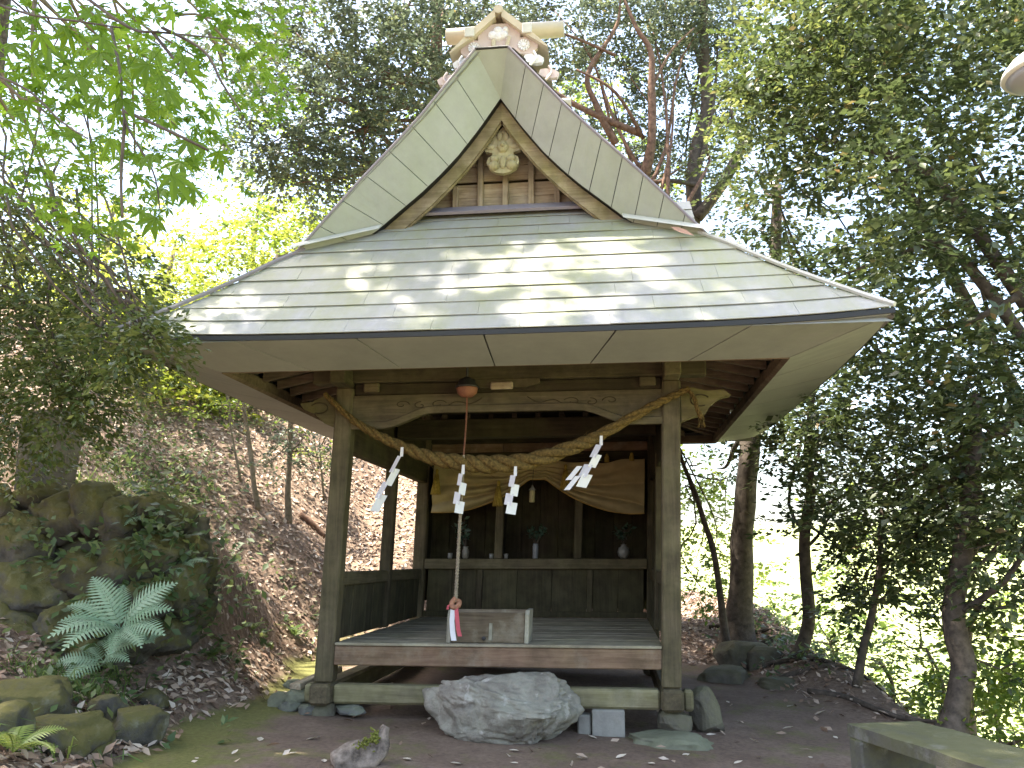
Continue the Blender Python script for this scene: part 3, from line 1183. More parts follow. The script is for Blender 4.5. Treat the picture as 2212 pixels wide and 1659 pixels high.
# side slopes
prof = OUTER + [(2.10, 3.90), (2.5, 3.52), (HW, TOPE)]
for sg in (-1, 1):
    for i in range(len(prof) - 1):
        q = []
        for (h, z), end in ((prof[i], 0), (prof[i], 1), (prof[i + 1], 1), (prof[i + 1], 0)):
            f = max(0, (h - 1.80) / (HW - 1.80))
            v = SV + 0.0 - f * (GV + SV)
            uc = UG + (UE - UG) * f
            q.append((uc + sg * h, v if end == 0 else LD - v, z))
        rd.add(q, [(0, 1, 2, 3)])
rd.add([(UG - 0.15, SV, 6.11), (UG + 0.15, SV, 6.11), (UG + 0.15, LD - SV, 6.11), (UG - 0.15, LD - SV, 6.11)], [(0, 1, 2, 3)])
roof = part(rd, 'roof', ROOFM)
# front slope: courses of sheet panels, each lapping the one below
NC = 10
rg = random.Random(3)
for c in range(NC):
    s0, s1 = 1.66 * c / NC, 1.66 * (c + 1) / NC + 0.012
    wpan = 0.66
    h0, h1 = half_at(s0), half_at(s1)
    hm = max(h0, h1)
    x = -hm - rg.random() * wpan
    while x < hm:
        xa, xb = x + 0.001, x + wpan - 0.001
        x += wpan
        uc0 = UE + (UG - UE) * min(1, s0 / 1.03)
        uc1 = UE + (UG - UE) * min(1, s1 / 1.03)
        # clip the panel to the hips
        lo0, hi0 = max(xa, -h0), min(xb, h0)
        lo1, hi1 = max(xa, -h1), min(xb, h1)
        if hi0 - lo0 < 0.02:
            continue
        if hi1 - lo1 < 0.01:
            lo1 = hi1 = max(-h1, min(h1, (lo0 + hi0) / 2))
            hi1 = lo1 + 0.004
        j = rg.uniform(-0.0025, 0.0025)
        raise0, th = 0.013 + j, 0.006
        n_ = np.array([0, -0.707, 0.707])
        nq = 3
        pm = MB()
        for w_ in range(nq):
            A = lo0 + (hi0 - lo0) * w_ / nq
            B_ = lo0 + (hi0 - lo0) * (w_ + 1) / nq
            C_ = lo1 + (hi1 - lo1) * (w_ + 1) / nq
            D_ = lo1 + (hi1 - lo1) * w_ / nq
            q = [np.array((uc0 + A, -GV + s0, skirt_z(s0) + lift(uc0 + A, -GV) * (1 - s0))) + n_ * raise0,
                 np.array((uc0 + B_, -GV + s0, skirt_z(s0) + lift(uc0 + B_, -GV) * (1 - s0))) + n_ * raise0,
                 np.array((uc1 + C_, -GV + s1, skirt_z(s1) + lift(uc1 + C_, -GV) * (1 - min(1, s1)))) + n_ * 0.002,
                 np.array((uc1 + D_, -GV + s1, skirt_z(s1) + lift(uc1 + D_, -GV) * (1 - min(1, s1)))) + n_ * 0.002]
            pm.hexa([p + n_ * th for p in q] + q)
        part(pm, 'roof_panel', ROOFM, roof)
# side slope courses (seen from the side)
for sg in (-1, 1):
    sd = MB()
    m = 26
    hs = np.linspace(0.16, HW, m + 1)
    zs = np.interp(hs, [p[0] for p in prof], [p[1] for p in prof])
    for i in range(m):
        q = []
        for (h, z, dz) in ((hs[i], zs[i], 0.004), (hs[i + 1], zs[i + 1], 0.022)):
            f = max(0, (h - 1.80) / (HW - 1.80))
            uc = UG + (UE - UG) * f
            v = SV - f * (GV + SV) + 0.004
            q.append((uc + sg * h, v, z + dz))
            q.append((uc + sg * h, LD - v, z + dz))
        sd.add(q, [(0, 1, 3, 2)])
        q3 = [q[2], q[3], (q[3][0], q[3][1], q[3][2] - 0.018), (q[2][0], q[2][1], q[2][2] - 0.018)]
        sd.add(q3, [(0, 1, 2, 3)])
    part(sd, 'side_slope', ROOFM, roof)
# dark drip edge, hips
ed = MB()
for k in range(4):
    o0, o1 = OUT[k], OUT[(k + 1) % 4]
    m = 14
    for q in range(m):
        pts = []
        for t in (q / m, (q + 1) / m):
            u = o0[0] + (o1[0] - o0[0]) * t
            v = o0[1] + (o1[1] - o0[1]) * t
            z = EZ + lift(u, v)
            nx = (u - UE) / HW * 0.006
            nv = (v - LD / 2) / (LD / 2 + GV) * 0.006
            pts.append((u + nx, v + nv, z + 0.004, z + 0.040))
        (ua, va, a0, a1), (ub, vb, b0, b1) = pts
        cu, cv_ = (UE - (ua + ub) / 2) * 0.006, (LD / 2 - (va + vb) / 2) * 0.006
        ed.hexa([(ua, va, a1), (ub, vb, b1), (ub + cu, vb + cv_, b1), (ua + cu, va + cv_, a1),
                 (ua, va, a0), (ub, vb, b0), (ub + cu, vb + cv_, b0), (ua + cu, va + cv_, a0)])
part(ed, 'drip_edge', EDGEM, roof)
for sg in (-1, 1):
    for end in (0, 1):
        hp = MB()
        pts = []
        for i in range(8):
            s = 1.05 * i / 7
            uc = UE + (UG - UE) * min(1, s / 1.03)
            v = -GV + s - 0.01
            pts.append((uc + sg * (half_at(s) + 0.004), v if end == 0 else LD - v, skirt_z(s) + lift(UE + sg * HW, -GV) * (1 - s) + 0.022))
        hp.tube(pts, 0.02, 6)
        part(hp, 'hip_cap', APRONM if sg < 0 else FLASHM, roof)

# verge: thick sloped end of the upper roof
for end in (0, 1):
    sgv = 1 if end == 0 else -1
    F_ = (lambda v: v) if end == 0 else (lambda v: LD - v)
    vb_ = MB()
    for sg in (-1, 1):
        for i in range(6):
            (h0, z0), (h1, z1) = OUTER[i], OUTER[i + 1]
            (g0, y0), (g1, y1) = INNER[i], INNER[i + 1]
            vb_.add([(UG + sg * h0, F_(SV + 0.06), z0 - 0.05), (UG + sg * h1, F_(SV + 0.06), z1 - 0.05), (UG + sg * g1, F_(SV + 0.275), y1 + 0.004), (UG + sg * g0, F_(SV + 0.275), y0 + 0.004)], [(0, 1, 2, 3)])
            # underside going back to the gable wall
            vb_.add([(UG + sg * g0, F_(SV + 0.26), y0), (UG + sg * g1, F_(SV + 0.26), y1), (UG + sg * g1, F_(0.45), y1 + 0.1), (UG + sg * g0, F_(0.45), y0 + 0.1)], [(0, 1, 2, 3)])
    vb_.add([(UG - 0.15, F_(SV + 0.06), 6.06), (UG + 0.10, F_(SV + 0.06), 6.06), (UG, F_(SV + 0.27), 5.765)], [(0, 1, 2)])
    verge = part(vb_, 'verge', EDGEM)
    OH = np.array(OUTER)
    IH = np.array(INNER)
    
    def shx(z):
        return -0.05 * max(0.0, z - 4.2) / 1.9
    lo = np.concatenate([[0], np.cumsum(np.linalg.norm(np.diff(OH, axis=0), axis=1))])
    li = np.concatenate([[0], np.cumsum(np.linalg.norm(np.diff(IH, axis=0), axis=1))])

    def po(t):
        return np.array([np.interp(t * lo[-1], lo, OH[:, 0]), np.interp(t * lo[-1], lo, OH[:, 1])])

    def pi_(t):
        return np.array([np.interp(t * li[-1], li, IH[:, 0]), np.interp(t * li[-1], li, IH[:, 1])])

    def pin_(t, fac):
        tt = fac * t
        if tt <= 1:
            return pi_(tt), 0.25
        f = min(1.0, (tt - 1) / (fac - 1))
        p0, p1 = pi_(1.0), po(1.0)
        return p0 + (p1 - p0) * f, 0.25 * (1 - f)
    for sg in (-1, 1):
        NP, fac = (8, 1.24) if sg < 0 else (10, 1.45)
        for k in range(NP):
            pm = MB()
            ss = 4
            for w_ in range(ss):
                t0 = (k + w_ / ss) / NP + (0.0015 if w_ == 0 and k else 0)
                t1 = (k + (w_ + 1) / ss) / NP - (0.0015 if w_ == ss - 1 and k < NP - 1 else 0)
                a, b_ = po(t0), po(t1)
                (c_, vc), (d_, vd) = pin_(t1, fac), pin_(t0, fac)
                if k == NP - 1 and w_ == ss - 1:
                    c_, vc = po(1.0) + np.array([-0.004, 0.002]), 0.002
                q = [(UG + shx(a[1]) + sg * a[0], F_(SV), a[1]), (UG + shx(b_[1]) + sg * b_[0], F_(SV), b_[1]), (UG + sg * c_[0], F_(SV + vc), c_[1]), (UG + sg * d_[0], F_(SV + vd), d_[1])]
                pm.hexa(q + [(p[0], p[1] + sgv * 0.012, p[2] + 0.008) for p in q])
            part(pm, 'verge_panel', VERGEM, verge)
    pm = MB()
    q = [(UG - 0.20, F_(SV), 6.11), (UG + 0.10, F_(SV), 6.11), (UG + 0.002, F_(SV + 0.25), 5.755), (UG - 0.002, F_(SV + 0.25), 5.755)]
    pm.hexa(q + [(p[0], p[1] + sgv * 0.012, p[2] + 0.008) for p in q])
    part(pm, 'verge_panel', VERGEM, verge)
    # thin dark cap along the outer edge
    for sg in (-1, 1):
        tc = MB()
        tc.tube([(UG + shx(z) + sg * (h + 0.004), F_(SV - 0.004), z + 0.012) for (h, z) in OUTER], 0.013, 6)
        part(tc, 'verge_trim', APRONM, verge)
    tc = MB()
    tc.tube([(UG - 0.205, F_(SV - 0.004), 6.122), (UG + 0.105, F_(SV - 0.004), 6.122)], 0.013, 6)
    part(tc, 'verge_trim', EDGEM, verge)
    if end == 0:
        # pale flashing where verge meets the skirt roof
        for sg in (-1, 1):
            fl = MB()
            a = np.array([UG + sg * 1.83, SV - 0.03, 4.225])
            b_ = np.array([UG + sg * 1.10, SV + 0.25, 4.49])
            n_ = np.array([0, -0.035, 0.03])
            w_ = np.array([sg * 0.01, -0.05, -0.045])
            fl.slab([a + n_, b_ + n_, b_ + n_ + w_, a + n_ + w_], (0, 0.012, 0.02))
            part(fl, 'flashing', FLASHM, roof)
    # gable field
    gv = 0.27
    gb = MB()
    gb.slab([(UG - 1.2, F_(0.40), 4.5), (UG + 1.2, F_(0.40), 4.5), (UG, F_(0.40), 5.75)], (0, 0.02 * sgv, 0))
    gable = part(gb, 'gable', DARKW[0])

    def gb_half(z):
        return max(0.02, float(np.interp(z, [4.46, 4.67, 4.84, 5.0, 5.19, 5.46, 5.755], [1.18, 0.94, 0.74, 0.57, 0.4, 0.2, 0.0])) + 0.02)
    zz = [4.80, 4.955, 5.10, 5.125, 5.28, 5.46, 5.62]
    for i in range(6):
        if i == 2:
            continue
        z0, z1 = zz[i] + 0.003, zz[i + 1] - 0.003
        bm_ = MB()
        k0, k1 = gb_half(z0), gb_half(z1)
        vv = F_(gv + 0.055 + 0.006 * (i % 2))
        bm_.slab([(UG - k0, vv, z0), (UG + k0, vv, z0), (UG + k1, vv, z1), (UG - k1, vv, z1)], (0, 0.02 * sgv, 0))
        part(bm_, 'gable_board', GABLEW[0], gable)
    for u in (-0.49, -0.245, 0.0, 0.25, 0.50):
        zt = float(np.interp(abs(u), [0, 0.2, 0.4, 0.57, 0.74], [5.30, 5.46, 5.19, 5.0, 4.84])) - 0.03
        y0, y1 = sorted((F_(gv), F_(gv + 0.052)))
        beam('slat', (UG + u - 0.027, y0, 4.832), (UG + u + 0.027, y1, zt), GABLEW[2], gable, 0.005)
    y0, y1 = sorted((F_(gv - 0.03), F_(gv + 0.05)))
    beam('gable_sill', (UG - 0.80, y0, 4.795), (UG + 0.80, y1, 4.83), GABLEW[0], gable, 0.006)
    for sg in (-1, 1):
        bb = MB()
        vs, fs = [], []
        nI = 13
        for i in range(nI):
            t = i / (nI - 1)
            p = pi_(t)
            p2 = pi_(min(1, t + 0.03))
            p1 = pi_(max(0, t - 0.03))
            d = (p2 - p1) / np.linalg.norm(p2 - p1)
            nrm = np.array([-abs(d[1]), -abs(d[0])])
            wd = 0.10 + 0.03 * t
            pin = p + nrm * wd
            if t == 0:
                pin = np.array([0.0, p[1] - 0.19])
            pin[0] = max(pin[0], 0.0)
            va, vb2 = F_(-0.02), F_(0.055)
            vs += [(UG + sg * p[0], va, p[1] + 0.004), (UG + sg * pin[0], va, pin[1]), (UG + sg * p[0], vb2, p[1] + 0.004), (UG + sg * pin[0], vb2, pin[1])]
        for i in range(nI - 1):
            a, b_ = i * 4, i * 4 + 4
            fs += [(a, b_, b_ + 1, a + 1), (a + 2, a + 3, b_ + 3, b_ + 2), (a + 1, b_ + 1, b_ + 3, a + 3), (a, a + 2, b_ + 2, b_)]
        fs += [(0, 1, 3, 2), ((nI - 1) * 4, (nI - 1) * 4 + 2, (nI - 1) * 4 + 3, (nI - 1) * 4 + 1)]
        bb.add(vs, fs)
        part(bb, 'bargeboard', BARGEW, gable)
        # second inner moulding
        mm = MB()
        pts = []
        for i in range(nI):
            t = 0.1 + 0.88 * i / (nI - 1)
            p = pi_(t)
            p2 = pi_(min(1, t + 0.03))
            p1 = pi_(max(0, t - 0.03))
            d = (p2 - p1) / np.linalg.norm(p2 - p1)
            q = p + np.array([-abs(d[1]), -abs(d[0])]) * (0.095 + 0.03 * t)
            pts.append((UG + sg * max(q[0], 0.004), F_(0.02), q[1]))
        mm.tube(pts, 0.016, 6)
        part(mm, 'bargeboard_moulding', BARGEW, gable)
    # apron strip below the gable wall
    ap = MB()
    q = [(UG - 1.02, F_(0.10), 4.70), (UG + 1.02, F_(0.10), 4.70), (UG + 0.84, F_(0.25), 4.81), (UG - 0.84, F_(0.25), 4.81)]
    ap.slab(q, (0, -0.02 * sgv, 0.02))
    part(ap, 'apron_flashing', APRONM, roof)
    # carved pendant
    gg = MB()
    out = [(0, 5.56), (0.05, 5.52), (0.10, 5.45), (0.19, 5.35), (0.165, 5.315), (0.10, 5.30), (0.105, 5.275), (0.145, 5.25), (0.155, 5.20), (0.13, 5.14), (0.07, 5.10), (0, 5.085)]
    poly = [(UG + a, F_(0.09), z) for a, z in out] + [(UG - a, F_(0.09), z) for a, z in out[-2:0:-1]]
    gg.slab(poly, (0, 0.05 * sgv, 0))

    def bulb(cu, cz, rx, rz, ry=0.035, seg=10):
        vs, fs = [], []
        for i in range(6):
            th = math.pi / 2 * i / 5
            for k in range(seg):
                a = 2 * math.pi * k / seg
                vs.append((UG + cu + rx * math.cos(th) * math.cos(a), F_(0.09 - ry * math.sin(th)), cz + rz * math.cos(th) * math.sin(a)))
        for i in range(5):
            for k in range(seg):
                k2 = (k + 1) % seg
                fs.append((i * seg + k, i * seg + k2, (i + 1) * seg + k2, (i + 1) * seg + k))
        gg.add(vs, fs)
    for sg in (-1, 1):
        bulb(sg * 0.085, 5.165, 0.055, 0.05, 0.05)
        bulb(sg * 0.08, 5.235, 0.045, 0.04, 0.035)
        bulb(sg * 0.12, 5.36, 0.05, 0.03, 0.02)
        bulb(sg * 0.03, 5.47, 0.03, 0.05, 0.02)
    bulb(0, 5.20, 0.035, 0.07, 0.03)
    bulb(0, 5.355, 0.06, 0.065, 0.05, 6)
    bulb(0, 5.355, 0.03, 0.032, 0.075, 8)
    part(gg, 'carved_pendant', CARVEW, gable)

# ridge ornament
rdg = MB()
rdg.slab([(UG - 0.17, SV + 0.25, 6.12), (UG + 0.17, SV + 0.25, 6.12), (UG + 0.15, SV + 0.25, 6.40), (UG - 0.15, SV + 0.25, 6.40)], (0, LD - 2 * SV - 0.5, 0))
ridge = part(rdg, 'ridge_box', COPPERM)
for sg in (-1, 1):
    cp = MB()
    v0, v1 = SV + 0.08, LD - SV - 0.08
    a = (UG + sg * 0.03, 6.585)
    b_ = (UG + sg * 0.235, 6.40)
    c_ = (UG + sg * 0.46, 6.165)
    for (p, q) in ((a, b_), (b_, c_)):
        cp.hexa([(p[0], v0, p[1]), (q[0], v0, q[1]), (q[0], v1, q[1]), (p[0], v1, p[1]),
                 (p[0], v0, p[1] - 0.085), (q[0], v0, q[1] - 0.085 + (0.07 if q is c_ else 0)), (q[0], v1, q[1] - 0.085 + (0.07 if q is c_ else 0)), (p[0], v1, p[1] - 0.085)])
    part(cp, 'ridge_cap', TANM, ridge)
    sq = MB().cbox((UG + sg * 0.27 - 0.045, v0 - 0.02, 6.30), (UG + sg * 0.27 + 0.045, v0 - 0.003, 6.40), 0.006)
    part(sq, 'cap_band', FLASHM, ridge)
tc = MB().tube([(UG, SV + 0.07, 6.575), (UG, LD - SV - 0.07, 6.575)], 0.045, 8)
part(tc, 'ridge_cap', TANM, ridge)
# ornament plate with cloud scallops
op = MB()
out = [(0.13, 6.14), (0.30, 6.13), (0.36, 6.18), (0.37, 6.24), (0.32, 6.30), (0.25, 6.31), (0.20, 6.30), (0.20, 6.36), (0.17, 6.43), (0.10, 6.46), (0.0, 6.465)]
v0 = SV + 0.14
op.slab([(UG + a, v0, z) for a, z in out] + [(UG - a, v0, z) for a, z in out[-2::-1]], (0, 0.04, 0))
plate = part(op, 'ornament_plate', COPPERM, ridge)
cr = MB()
for (du, dz, r) in ((-0.05, 0, 0.05), (0.0, 0.045, 0.05), (0.05, 0, 0.05), (0, -0.01, 0.05), (0.07, 0.05, 0.035)):
    cr.lathe([(r, 0), (r * 0.8, -0.02), (r * 0.3, -0.03), (0.002, -0.03)], (UG + du - 0.01, v0, 6.34 + dz), 10, 'y')
part(cr, 'cloud_crest', SILVERM, ridge)
for sg in (-1, 1):
    fl = MB()
    for k in range(12):
        a = 2 * math.pi * k / 12
        fl.tube([(UG + sg * 0.235 + 0.02 * math.cos(a), v0 - 0.012, 6.215 + 0.02 * math.sin(a)), (UG + sg * 0.235 + 0.055 * math.cos(a), v0 - 0.018, 6.215 + 0.055 * math.sin(a))], [0.006, 0.013], 5)
    fl.lathe([(0.02, 0), (0.02, -0.03), (0.002, -0.035)], (UG + sg * 0.235, v0, 6.215), 8, 'y')
    part(fl, 'flower_boss', SILVERM, ridge)
    # side fins running down the verge
    for (h, z, s_) in ((0.33, 6.02, 0.10), (0.47, 5.86, 0.10)):
        fb = MB()
        pts = []
        for k in range(10):
            a = 2 * math.pi * k / 10
            rr = s_ * (0.75 + 0.25 * math.cos(2 * a + 0.6))
            pts.append((UG + sg * (h + rr * math.cos(a)), SV + 0.05, z + rr * 0.8 * math.sin(a)))
        fb.slab(pts, (0, 0.05, 0))
        fb.tube([(UG + sg * (h - 0.03), SV + 0.045, z - 0.07), (UG + sg * (h + 0.03), SV + 0.04, z), (UG + sg * (h + 0.0), SV + 0.045, z + 0.07)], 0.012, 6, sm=3)
        part(fb, 'scroll_fin', COPPERM if z < 5.9 else SILVERM, ridge)
bx = MB()
bx.tube([(UG - 0.05, v0 - 0.02, 6.21), (UG - 0.05, v0 - 0.02, 6.28)], 0.022, 7)
bx.tube([(UG + 0.06, v0 - 0.02, 6.15), (UG + 0.10, v0 - 0.03, 6.30)], 0.018, 7)
part(bx, 'ornament_rib', TANM, ridge)
for v in (0.22, 1.66, 3.10):
    lg = MB()
    lg.lathe([(0.07, -0.59), (0.078, -0.585), (0.086, 0.0), (0.078, 0.585), (0.07, 0.59)], (UG + 0.0, v, 6.655), 14, 'x')
    part(lg, 'ridge_log', TANM, ridge, True)

# ================================================================== things in and on the shrine
def W_(mb, name, mat, origin, label, cat, smooth_=False, group=None, parent=None):
    """mesh given in shrine coordinates -> world object with its own origin"""
    mb.v = [tuple(B(*p)) for p in mb.v]
    o = mb.build(name, mat, parent, smooth_, origin=B(*origin))
    if label:
        tag(o, label, cat, group)
    return o


def thing_at(name, label, cat, p, group=None):
    q = B(*p)
    return empty(name, label, cat, tuple(q), -YAW, group)


def local(mb, p, name, mat, parent, smooth_=False):
    """mesh in shrine coordinates, parented to an Empty standing at p"""
    off = np.array([p[0] + shr(p[2]), p[1], p[2]])
    mb.v = [tuple(np.array([a[0] + shr(a[2]), a[1], a[2]]) - off) for a in mb.v]
    return mb.build(name, mat, parent, smooth_)


# offering box
p = (1.365, 0.14, 0.829)
ob = thing_at('offering_box', 'weathered open wooden offering box on the shrine floor edge', 'box', p)
z0, z1 = 0.829, 1.085
local(MB().cbox((1.055, 0.005, z0), (1.675, 0.03, z1 - 0.01), 0.004), p, 'front_board', BOXW, ob)
local(MB().cbox((1.055, 0.285, z0), (1.675, 0.31, z1), 0.004), p, 'back_board', BOXW, ob)
for u in (1.02, 1.678):
    m_ = MB()
    m_.slab([(u, -0.012, z0), (u, 0.325, z0), (u, 0.325, z1 + 0.008), (u, 0.02, z1 + 0.008), (u, -0.012, z1 - 0.03)], (0.034, 0, 0))
    local(m_, p, 'end_board', BOXWZ, ob)
local(MB().cbox((1.056, 0.032, z0 + 0.005), (1.674, 0.283, z0 + 0.02), 0.003), p, 'bottom_board', BOXW, ob)
m_ = MB().cbox((1.375, -0.006, z0 + 0.02), (1.405, 0.004, z0 + 0.16), 0.003)
local(m_, p, 'brace', BOXWZ, ob)
m_ = MB()
m_.lathe([(0.018, 0.0), (0.018, -0.012), (0.008, -0.016), (0.002, -0.016)], (1.335, 0.005, z0 + 0.035), 8, 'y')
local(m_, p, 'knob', IRON, ob)

# bell with rope
p = (1.13, -0.2, 2.90)
bell = thing_at('shrine_bell', 'rusty round shrine bell hanging under the front eave', 'bell', p)
m_ = MB()
m_.lathe([(0.004, 2.882), (0.05, 2.886), (0.083, 2.915), (0.094, 2.955), (0.094, 2.962)], (1.13, -0.2, 0), 18)
local(m_, p, 'bell_body', RUST, bell, True)
m_ = MB()
m_.lathe([(0.0945, 2.963), (0.105, 2.966), (0.105, 2.976), (0.09, 2.985), (0.07, 3.03), (0.03, 3.055), (0.004, 3.06)], (1.13, -0.2, 0), 18)
local(m_, p, 'bell_cap', IRON, bell, True)
m_ = MB().tube([(1.13, -0.2, 3.05), (1.13, -0.2, 3.16)], 0.012, 6)
local(m_, p, 'hanger', IRON, bell)


def twist(mb, pts, radii, strands=2, turns=20, seg=6, sub=10, only=None):
    P, Rr = catmull([np.array(q, float) for q in pts], list(radii), sub)
    n = len(P)
    out = []
    for s in range(strands):
        if only is not None and s != only:
            continue
        q, r2 = [], []
        for i in range(n):
            t = (P[min(i + 1, n - 1)] - P[max(i - 1, 0)])
            t = t / np.linalg.norm(t)
            a = np.cross(t, [0, 1, 0.2])
            a /= np.linalg.norm(a)
            b_ = np.cross(t, a)
            th = 2 * math.pi * (turns * i / (n - 1) + s / strands)
            o = Rr[i] * 0.52
            q.append(P[i] + (a * math.cos(th) + b_ * math.sin(th)) * o)
            r2.append(Rr[i] * (0.62 if strands == 2 else 0.58))
        mb.tube(q, r2, seg)
    return mb


p = (1.13, -0.2, 1.14)
rp = thing_at('bell_rope', 'twisted bell rope hanging to the offering box with a pink ribbon', 'rope', p)
m_ = MB()
twist(m_, [(1.13, -0.2, 2.885), (1.128, -0.2, 2.6), (1.122, -0.2, 2.36)], [0.009] * 3, 2, 14, 6, 24)
local(m_, p, 'upper_cord', REDROPE, rp, True)
m_ = MB()
twist(m_, [(1.122, -0.2, 2.38), (1.12, -0.2, 2.0), (1.118, -0.2, 1.6), (1.117, -0.2, 1.17)], [0.013, 0.015, 0.016, 0.017], 2, 34, 6, 40)
local(m_, p, 'lower_rope', HEMP, rp, True)
m_ = MB()
m_.tube([(1.117, -0.2, 1.20), (1.09, -0.215, 1.165), (1.10, -0.23, 1.13), (1.14, -0.22, 1.135), (1.145, -0.19, 1.17), (1.11, -0.19, 1.18)], 0.022, 7, sm=4)
local(m_, p, 'knot', simple('knot_rope', (0.33, 0.16, 0.10), 0.9, 0.2, 40, 0.4), rp, True)


def ribbon(pts, w, th=0.002):
    mb = MB()
    vs, fs = [], []
    for (u, v, z, tw) in pts:
        du, dv = math.cos(tw) * w / 2, math.sin(tw) * w / 2
        vs += [(u - du, v - dv, z), (u + du, v + dv, z), (u + du, v + dv + th, z), (u - du, v - dv + th, z)]
    for i in range(len(pts) - 1):
        a, b_ = i * 4, i * 4 + 4
        fs += [(a, a + 1, b_ + 1, b_), (a + 1, a + 2, b_ + 2, b_ + 1), (a + 2, a + 3, b_ + 3, b_ + 2), (a + 3, a, b_, b_ + 3)]
    fs += [(3, 2, 1, 0), tuple(len(vs) - 4 + k for k in range(4))]
    mb.add(vs, fs)
    return mb


local(ribbon([(1.105, -0.225, 1.14, 0.3), (1.10, -0.23, 1.02, -0.2), (1.11, -0.225, 0.93, 0.2), (1.125, -0.23, 0.865, 0.1)], 0.042), p, 'white_ribbon', PAPER, rp)
local(ribbon([(1.13, -0.235, 1.14, -0.3), (1.142, -0.24, 1.05, 0.2), (1.155, -0.236, 0.96, -0.1), (1.175, -0.24, 0.90, 0.1)], 0.034), p, 'pink_ribbon', PINK, rp)
local(ribbon([(1.085, -0.22, 1.16, 0.8), (1.065, -0.24, 1.14, 0.5), (1.06, -0.235, 1.11, 0.2)], 0.02), p, 'pink_ribbon', PINK, rp)

# sacred straw rope
p = (1.45, -0.12, 2.33)
sr = thing_at('sacred_rope', 'thick twisted straw rope slung between the two front posts', 'rope', p)
RP = [(-0.17, -0.10, 2.96), (-0.124, -0.12, 2.914), (0.096, -0.135, 2.722), (0.316, -0.145, 2.587), (0.571, -0.15, 2.469), (0.822, -0.155, 2.373), (1.09, -0.16, 2.325), (1.349, -0.16, 2.306), (1.705, -0.16, 2.333), (2.095, -0.155, 2.458), (2.288, -0.15, 2.549), (2.674, -0.14, 2.764), (2.87, -0.125, 2.86), (3.028, -0.115, 2.931)]
RR = [0.020, 0.022, 0.028, 0.036, 0.046, 0.058, 0.070, 0.076, 0.072, 0.058, 0.050, 0.036, 0.029, 0.022]
for s in range(3):
    m_ = MB()
    twist(m_, RP, RR, 3, 9.0, 8, 12, only=s)
    local(m_, p, 'strand', STRAW, sr, True)
m_ = MB()
Pc, Rc = catmull([np.array(q) for q in RP], RR, 8)
for k in range(260):
    i = int(R.integers(4, len(Pc) - 5))
    a = Pc[i] + unit(R.normal(0, 1, 3)) * Rc[i] * 0.95
    d = (Pc[i + 1] - Pc[i - 1])
    d = d / np.linalg.norm(d) + R.normal(0, 0.35, 3)
    m_.tube([a, a + d * 0.04, a + d * 0.08 + np.array([0, 0, -0.008])], [0.0018, 0.0015, 0.0008], 3, caps=False)
o = local(m_, p, 'loose_straw', STRAW, sr)
o['kind'] = 'stuff'
m_ = MB()
twist(m_, [(3.0, -0.12, 2.94), (3.06, -0.14, 2.85), (3.08, -0.15, 2.76), (3.12, -0.15, 2.66)], [0.016, 0.018, 0.02, 0.022], 3, 3, 6, 8)
for k in range(14):
    a = np.array([3.12 + R.normal(0, 0.012), -0.15 + R.normal(0, 0.012), 2.67])
    m_.tube([a, a + [R.normal(0, 0.02), R.normal(0, 0.02), -0.08]], [0.004, 0.002], 4)
local(m_, p, 'rope_tail', STRAW, sr, True)

# zigzag paper streamers
def shide(p, lean, ln, label, w=0.085, tw=0.0, split=False):
    e = thing_at('paper_streamer', label, 'paper streamer', p, 'white paper streamers on the straw rope')
    m_ = MB()
    u, v, z = p
    m_.slab([(u - 0.012, v - 0.001, z + 0.05), (u + 0.012, v - 0.001, z + 0.05), (u + 0.014, v - 0.001, z - 0.03), (u - 0.014, v - 0.001, z - 0.03)], (0, 0.003, 0))
    local(m_, p, 'tab', PAPER, e)
    n = 4
    seg = ln / n
    for k in range(n):
        a = k * seg
        side = 0.018 * (1 if k % 2 else -1)
        c = u + lean * a + side
        d = lean * seg * 1.25
        zz0, zz1 = z - 0.02 - a, z - 0.02 - a - seg * 1.28
        vv = v - 0.004 - 0.004 * k
        ww = w * (0.62 + 0.13 * k) * 0.5
        tws = tw * 0.5 + 0.018 * (1 if k % 2 else -1)
        m_ = MB()
        m_.slab([(c - ww, vv - tws, zz0), (c + ww, vv + tws, zz0 - 0.012), (c + ww + d, vv + tws - 0.012, zz1 - 0.012), (c - ww + d, vv - tws - 0.012, zz1)], (0, 0.002, 0))
        local(m_, p, 'fold', PAPER, e)
        if split and k >= 2:
            m_ = MB()
            m_.slab([(c - ww - 0.06, vv - 0.02, zz0 - 0.02), (c - ww - 0.015, vv - 0.02, zz0 - 0.02), (c - ww - 0.05 + d, vv - 0.03, zz1 - 0.03), (c - ww - 0.10 + d, vv - 0.03, zz1 - 0.03)], (0, 0.002, 0))
            local(m_, p, 'fold', PAPER, e)


shide((0.585, -0.215, 2.405), -0.46, 0.44, 'paper streamer slanting down beside the left mossy post, torn and narrow', 0.066)
shide((1.13, -0.235, 2.245), -0.10, 0.31, 'paper streamer hanging straight behind the bell rope', 0.066)
shide((1.575, -0.24, 2.225), -0.13, 0.30, 'paper streamer hanging from the lowest middle part of the straw rope', 0.078)
shide((2.285, -0.22, 2.475), -0.50, 0.33, 'paper streamer split in two tails below the right rising end of the rope', 0.082, split=True)

